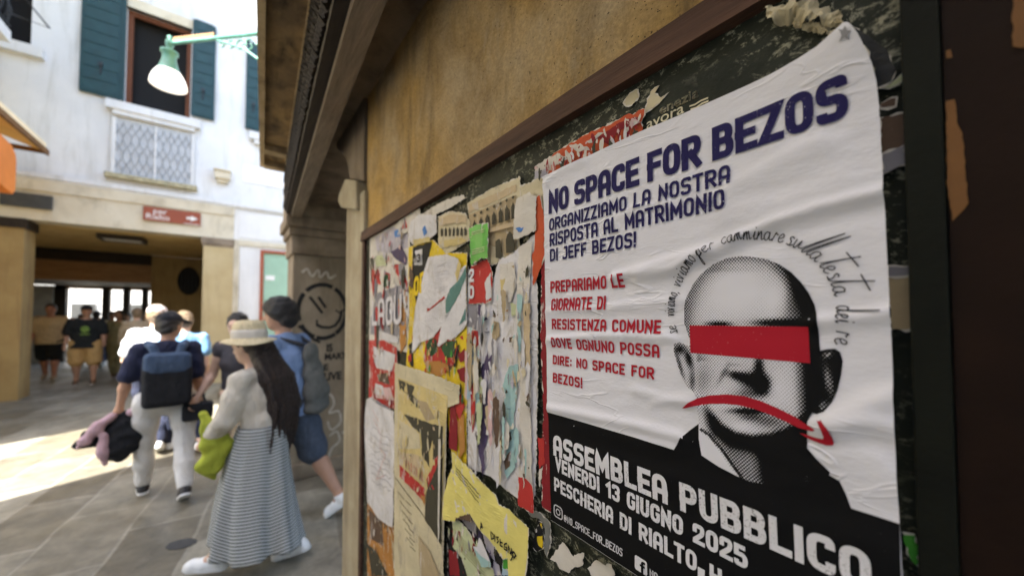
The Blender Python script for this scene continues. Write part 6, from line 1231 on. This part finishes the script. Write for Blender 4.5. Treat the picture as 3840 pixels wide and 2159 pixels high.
# -- others around them ---------------------------------------------
cloth('sky_shirt', (.20, .40, .66), 20, .1); cloth('white_shirt', (.74, .75, .78), 20, .06); cloth('navy_trousers', (.03, .035, .06), 20, .2); cloth('white_cap', (.70, .62, .60), 20, .1); cloth('tan_tee', (.62, .47, .27), 18, .1); cloth('black_tee', (.02, .022, .022), 20, .2); cloth('khaki', (.52, .33, .13), 18, .1); cloth('olive', (.20, .17, .08), 18, .15); cloth('beige_shirt', (.36, .28, .18), 18, .15); cloth('pink_top', (.06, .055, .06), 18, .1)
def at_px(px, X): # ground point under a sight column at a given distance along the lane
    q = onX(px*DS, 793*DS, X); return (q[0], q[1])
person('person in light blue shirt walking ahead of the man with the backpack', at_px(468, 6.0), R_(15), 1.66, 1.0, .08, legs=((.28, .1, 0), (-.25, .25, .4)), head=(0, .25), skin='skin_fair', hair=dict(mat='hair_tan'), top=dict(mat=M('sky_shirt'), loose=.02, sleeve=.6), bottom=dict(kind='trousers', mat=M('navy_trousers')), vox=.011, group=WP)
w2 = person('person in white shirt and pale cap ahead of the man with the backpack', at_px(392, 6.3), R_(0), 1.72, 1.0, .05, legs=((.22, .1, 0), (-.22, .25, .4)), arms=((.2, .3, .6), (-.1, .1, .3)), head=(-.2, .05), skin='skin_fair', hair=dict(mat='hair_tan'), top=dict(mat=M('white_shirt'), loose=.022, sleeve=.8), bottom=dict(kind='trousers', mat=M('navy_trousers')), vox=.011, group=WP)
hc, Hd, s = w2['hc'], w2['Hd'], w2['s']; g = Field(.01, .02); g.ell(hc+Hd@V3(-.008, 0, .045), V3(.110, .094, .085)*s, Hd); g.cut(hc+Hd@V3(0, 0, .02), Hd@V3(0, 0, -1)); sub(w2, 'cap', M('white_cap'), g)
w3 = person('woman with dark hair and bare arm half hidden behind the straw hat', at_px(608, 4.45), R_(150), 1.63, .92, .06, legs=((.25, .1, 0), (-.25, .3, .5)), arms=((.35, .15, .9, .2), (-.1, .35, .7)), head=(.2, .15), skin='skin_fair', hair=dict(mat='hair_black'), top=dict(mat=M('pink_top'), loose=.012, sleeve=.12), bottom=dict(kind='trousers', mat=M('beige_shirt')), vox=.011, group=WP)
wr = world(w3, w3['A'][1][2]); hb_ = empty('handbag', tuple(wr), 'small dark handbag held beside the straw hat woman', 'handbag'); g = Field(.01, .03); g.rbox(V3(0, 0, -.13), V3(.05, .08, .05), .03); g.build('bag_body', M('bag_black'), hb_); g = Field(.006, .005); g.chain([V3(0, -.06, -.06), V3(0, -.03, .02), V3(0, .03, .02), V3(0, .06, -.06)], [.008]*4); g.build('bag_handle', M('bag_black'), hb_)
# -- people under the passage ----------------------------------------
PP = 'people under the passage'
k1 = person('man in black t-shirt with green print and khaki shorts facing out of the passage', at_px(218, 13.2), R_(186), 1.84, 1.15, .0, legs=((.12, .08, 0), (-.1, .12, .1)), arms=((.1, .22, .5), (.0, .22, .3)), skin='skin_tan', hair=dict(mat='hair_black'), top=dict(mat=M('black_tee'), loose=.03, hem=-.12, sleeve=.85), bottom=dict(kind='shorts', mat=M('khaki'), loose=.034, frac=.95), shoe='sandal_brown', vox=.013, group=PP, build=1.15, stance=.11)
hc, Hd, s = k1['hc'], k1['Hd'], k1['s']; g = Field(.01, .02); g.ell(hc+Hd@V3(-.008, 0, .045), V3(.112, .096, .085)*s, Hd); g.cut(hc+Hd@V3(0, 0, .03), Hd@V3(0, 0, -1)); g.rbox(hc+Hd@V3(.13, 0, .04), V3(.05, .05, .002), .01, Hd); sub(k1, 'cap', M('black_cap'), g)
c = k1['chest']+k1['fwd']*.172*1.0-k1['up']*.04; g = Field(.008, .02); g.ell(c, V3(.02, .075, .08)); g.ell(c+V3(0, 0, -.12), V3(.02, .09, .02)); sub(k1, 'shirt_print', simple('print_green', (.16, .26, .05), .8, .4, 30), g)
person('man in tan t-shirt and dark shorts facing out of the passage', at_px(128, 14.6), R_(182), 1.88, 1.1, .0, legs=((.16, .1, 0), (-.16, .3, .4)), arms=((.05, .16, .2), (.1, .16, .3)), skin='skin_red', hair=dict(mat='hair_black'), top=dict(mat=M('tan_tee'), loose=.03, hem=-.10, sleeve=.85), bottom=dict(kind='shorts', mat=M('black_tee'), loose=.03, frac=.9), shoe='shoe_beige', vox=.013, group=PP, build=1.12)
person('person in olive top and long skirt-like trousers under the passage', at_px(300, 14.2), R_(170), 1.74, .95, .0, legs=((.1, .05, 0), (-.1, .1, .1)), skin='skin_brown', hair=dict(mat='hair_black'), top=dict(mat=M('olive'), loose=.03, hem=-.12, sleeve=.6), bottom=dict(kind='trousers', mat=M('olive'), loose=.05), shoe='sandal_brown', vox=.014, group=PP)
person('person in beige shirt with brown hair walking into the passage', at_px(345, 12.2), R_(10), 1.76, 1.0, .03, legs=((.22, .1, 0), (-.2, .2, .3)), skin='skin_fair', hair=dict(mat='hair_tan'), top=dict(mat=M('beige_shirt'), loose=.03, hem=-.12, sleeve=1.9, name='shirt'), bottom=dict(kind='trousers', mat=M('khaki')), shoe='sandal_brown', vox=.014, group=PP)
person('dark haired person in black near the piers of the far end of the passage', at_px(282, 17.5), R_(200), 1.74, 1.0, .0, skin='skin_brown', hair=dict(mat='hair_black'), top=dict(mat=M('black_tee'), loose=.03, sleeve=.8), bottom=dict(kind='trousers', mat=M('navy_trousers')), vox=.016, group=PP)
person('person in dark navy clothes standing right of the far piers of the passage', at_px(322, 18.3), R_(150), 1.70, 1.0, .0, skin='skin_brown', hair=dict(mat='hair_black'), top=dict(mat=M('navy_tee'), loose=.03, sleeve=.8), bottom=dict(kind='trousers', mat=M('black_tee')), vox=.016, group=PP)
for px, X, H_, hd, tp_, lb in ((205, 18.8, 1.66, 190, 'navy_tee', 'dark figure silhouetted in the widest bright gap at the end of the passage'), (243, 17.0, 1.76, 15, 'beige_shirt', 'person in beige walking away toward the widest bright gap of the passage'), (366, 18.9, 1.68, 170, 'olive', 'olive clad figure before the last bright gap by the oval grille wall')):
    person(lb, at_px(px, X), R_(hd), H_, 1.0, .0, skin='skin_brown', hair=dict(mat='hair_black'), top=dict(mat=M(tp_), loose=.03, sleeve=.8), bottom=dict(kind='trousers', mat=M('navy_trousers')), vox=.017, group=PP)
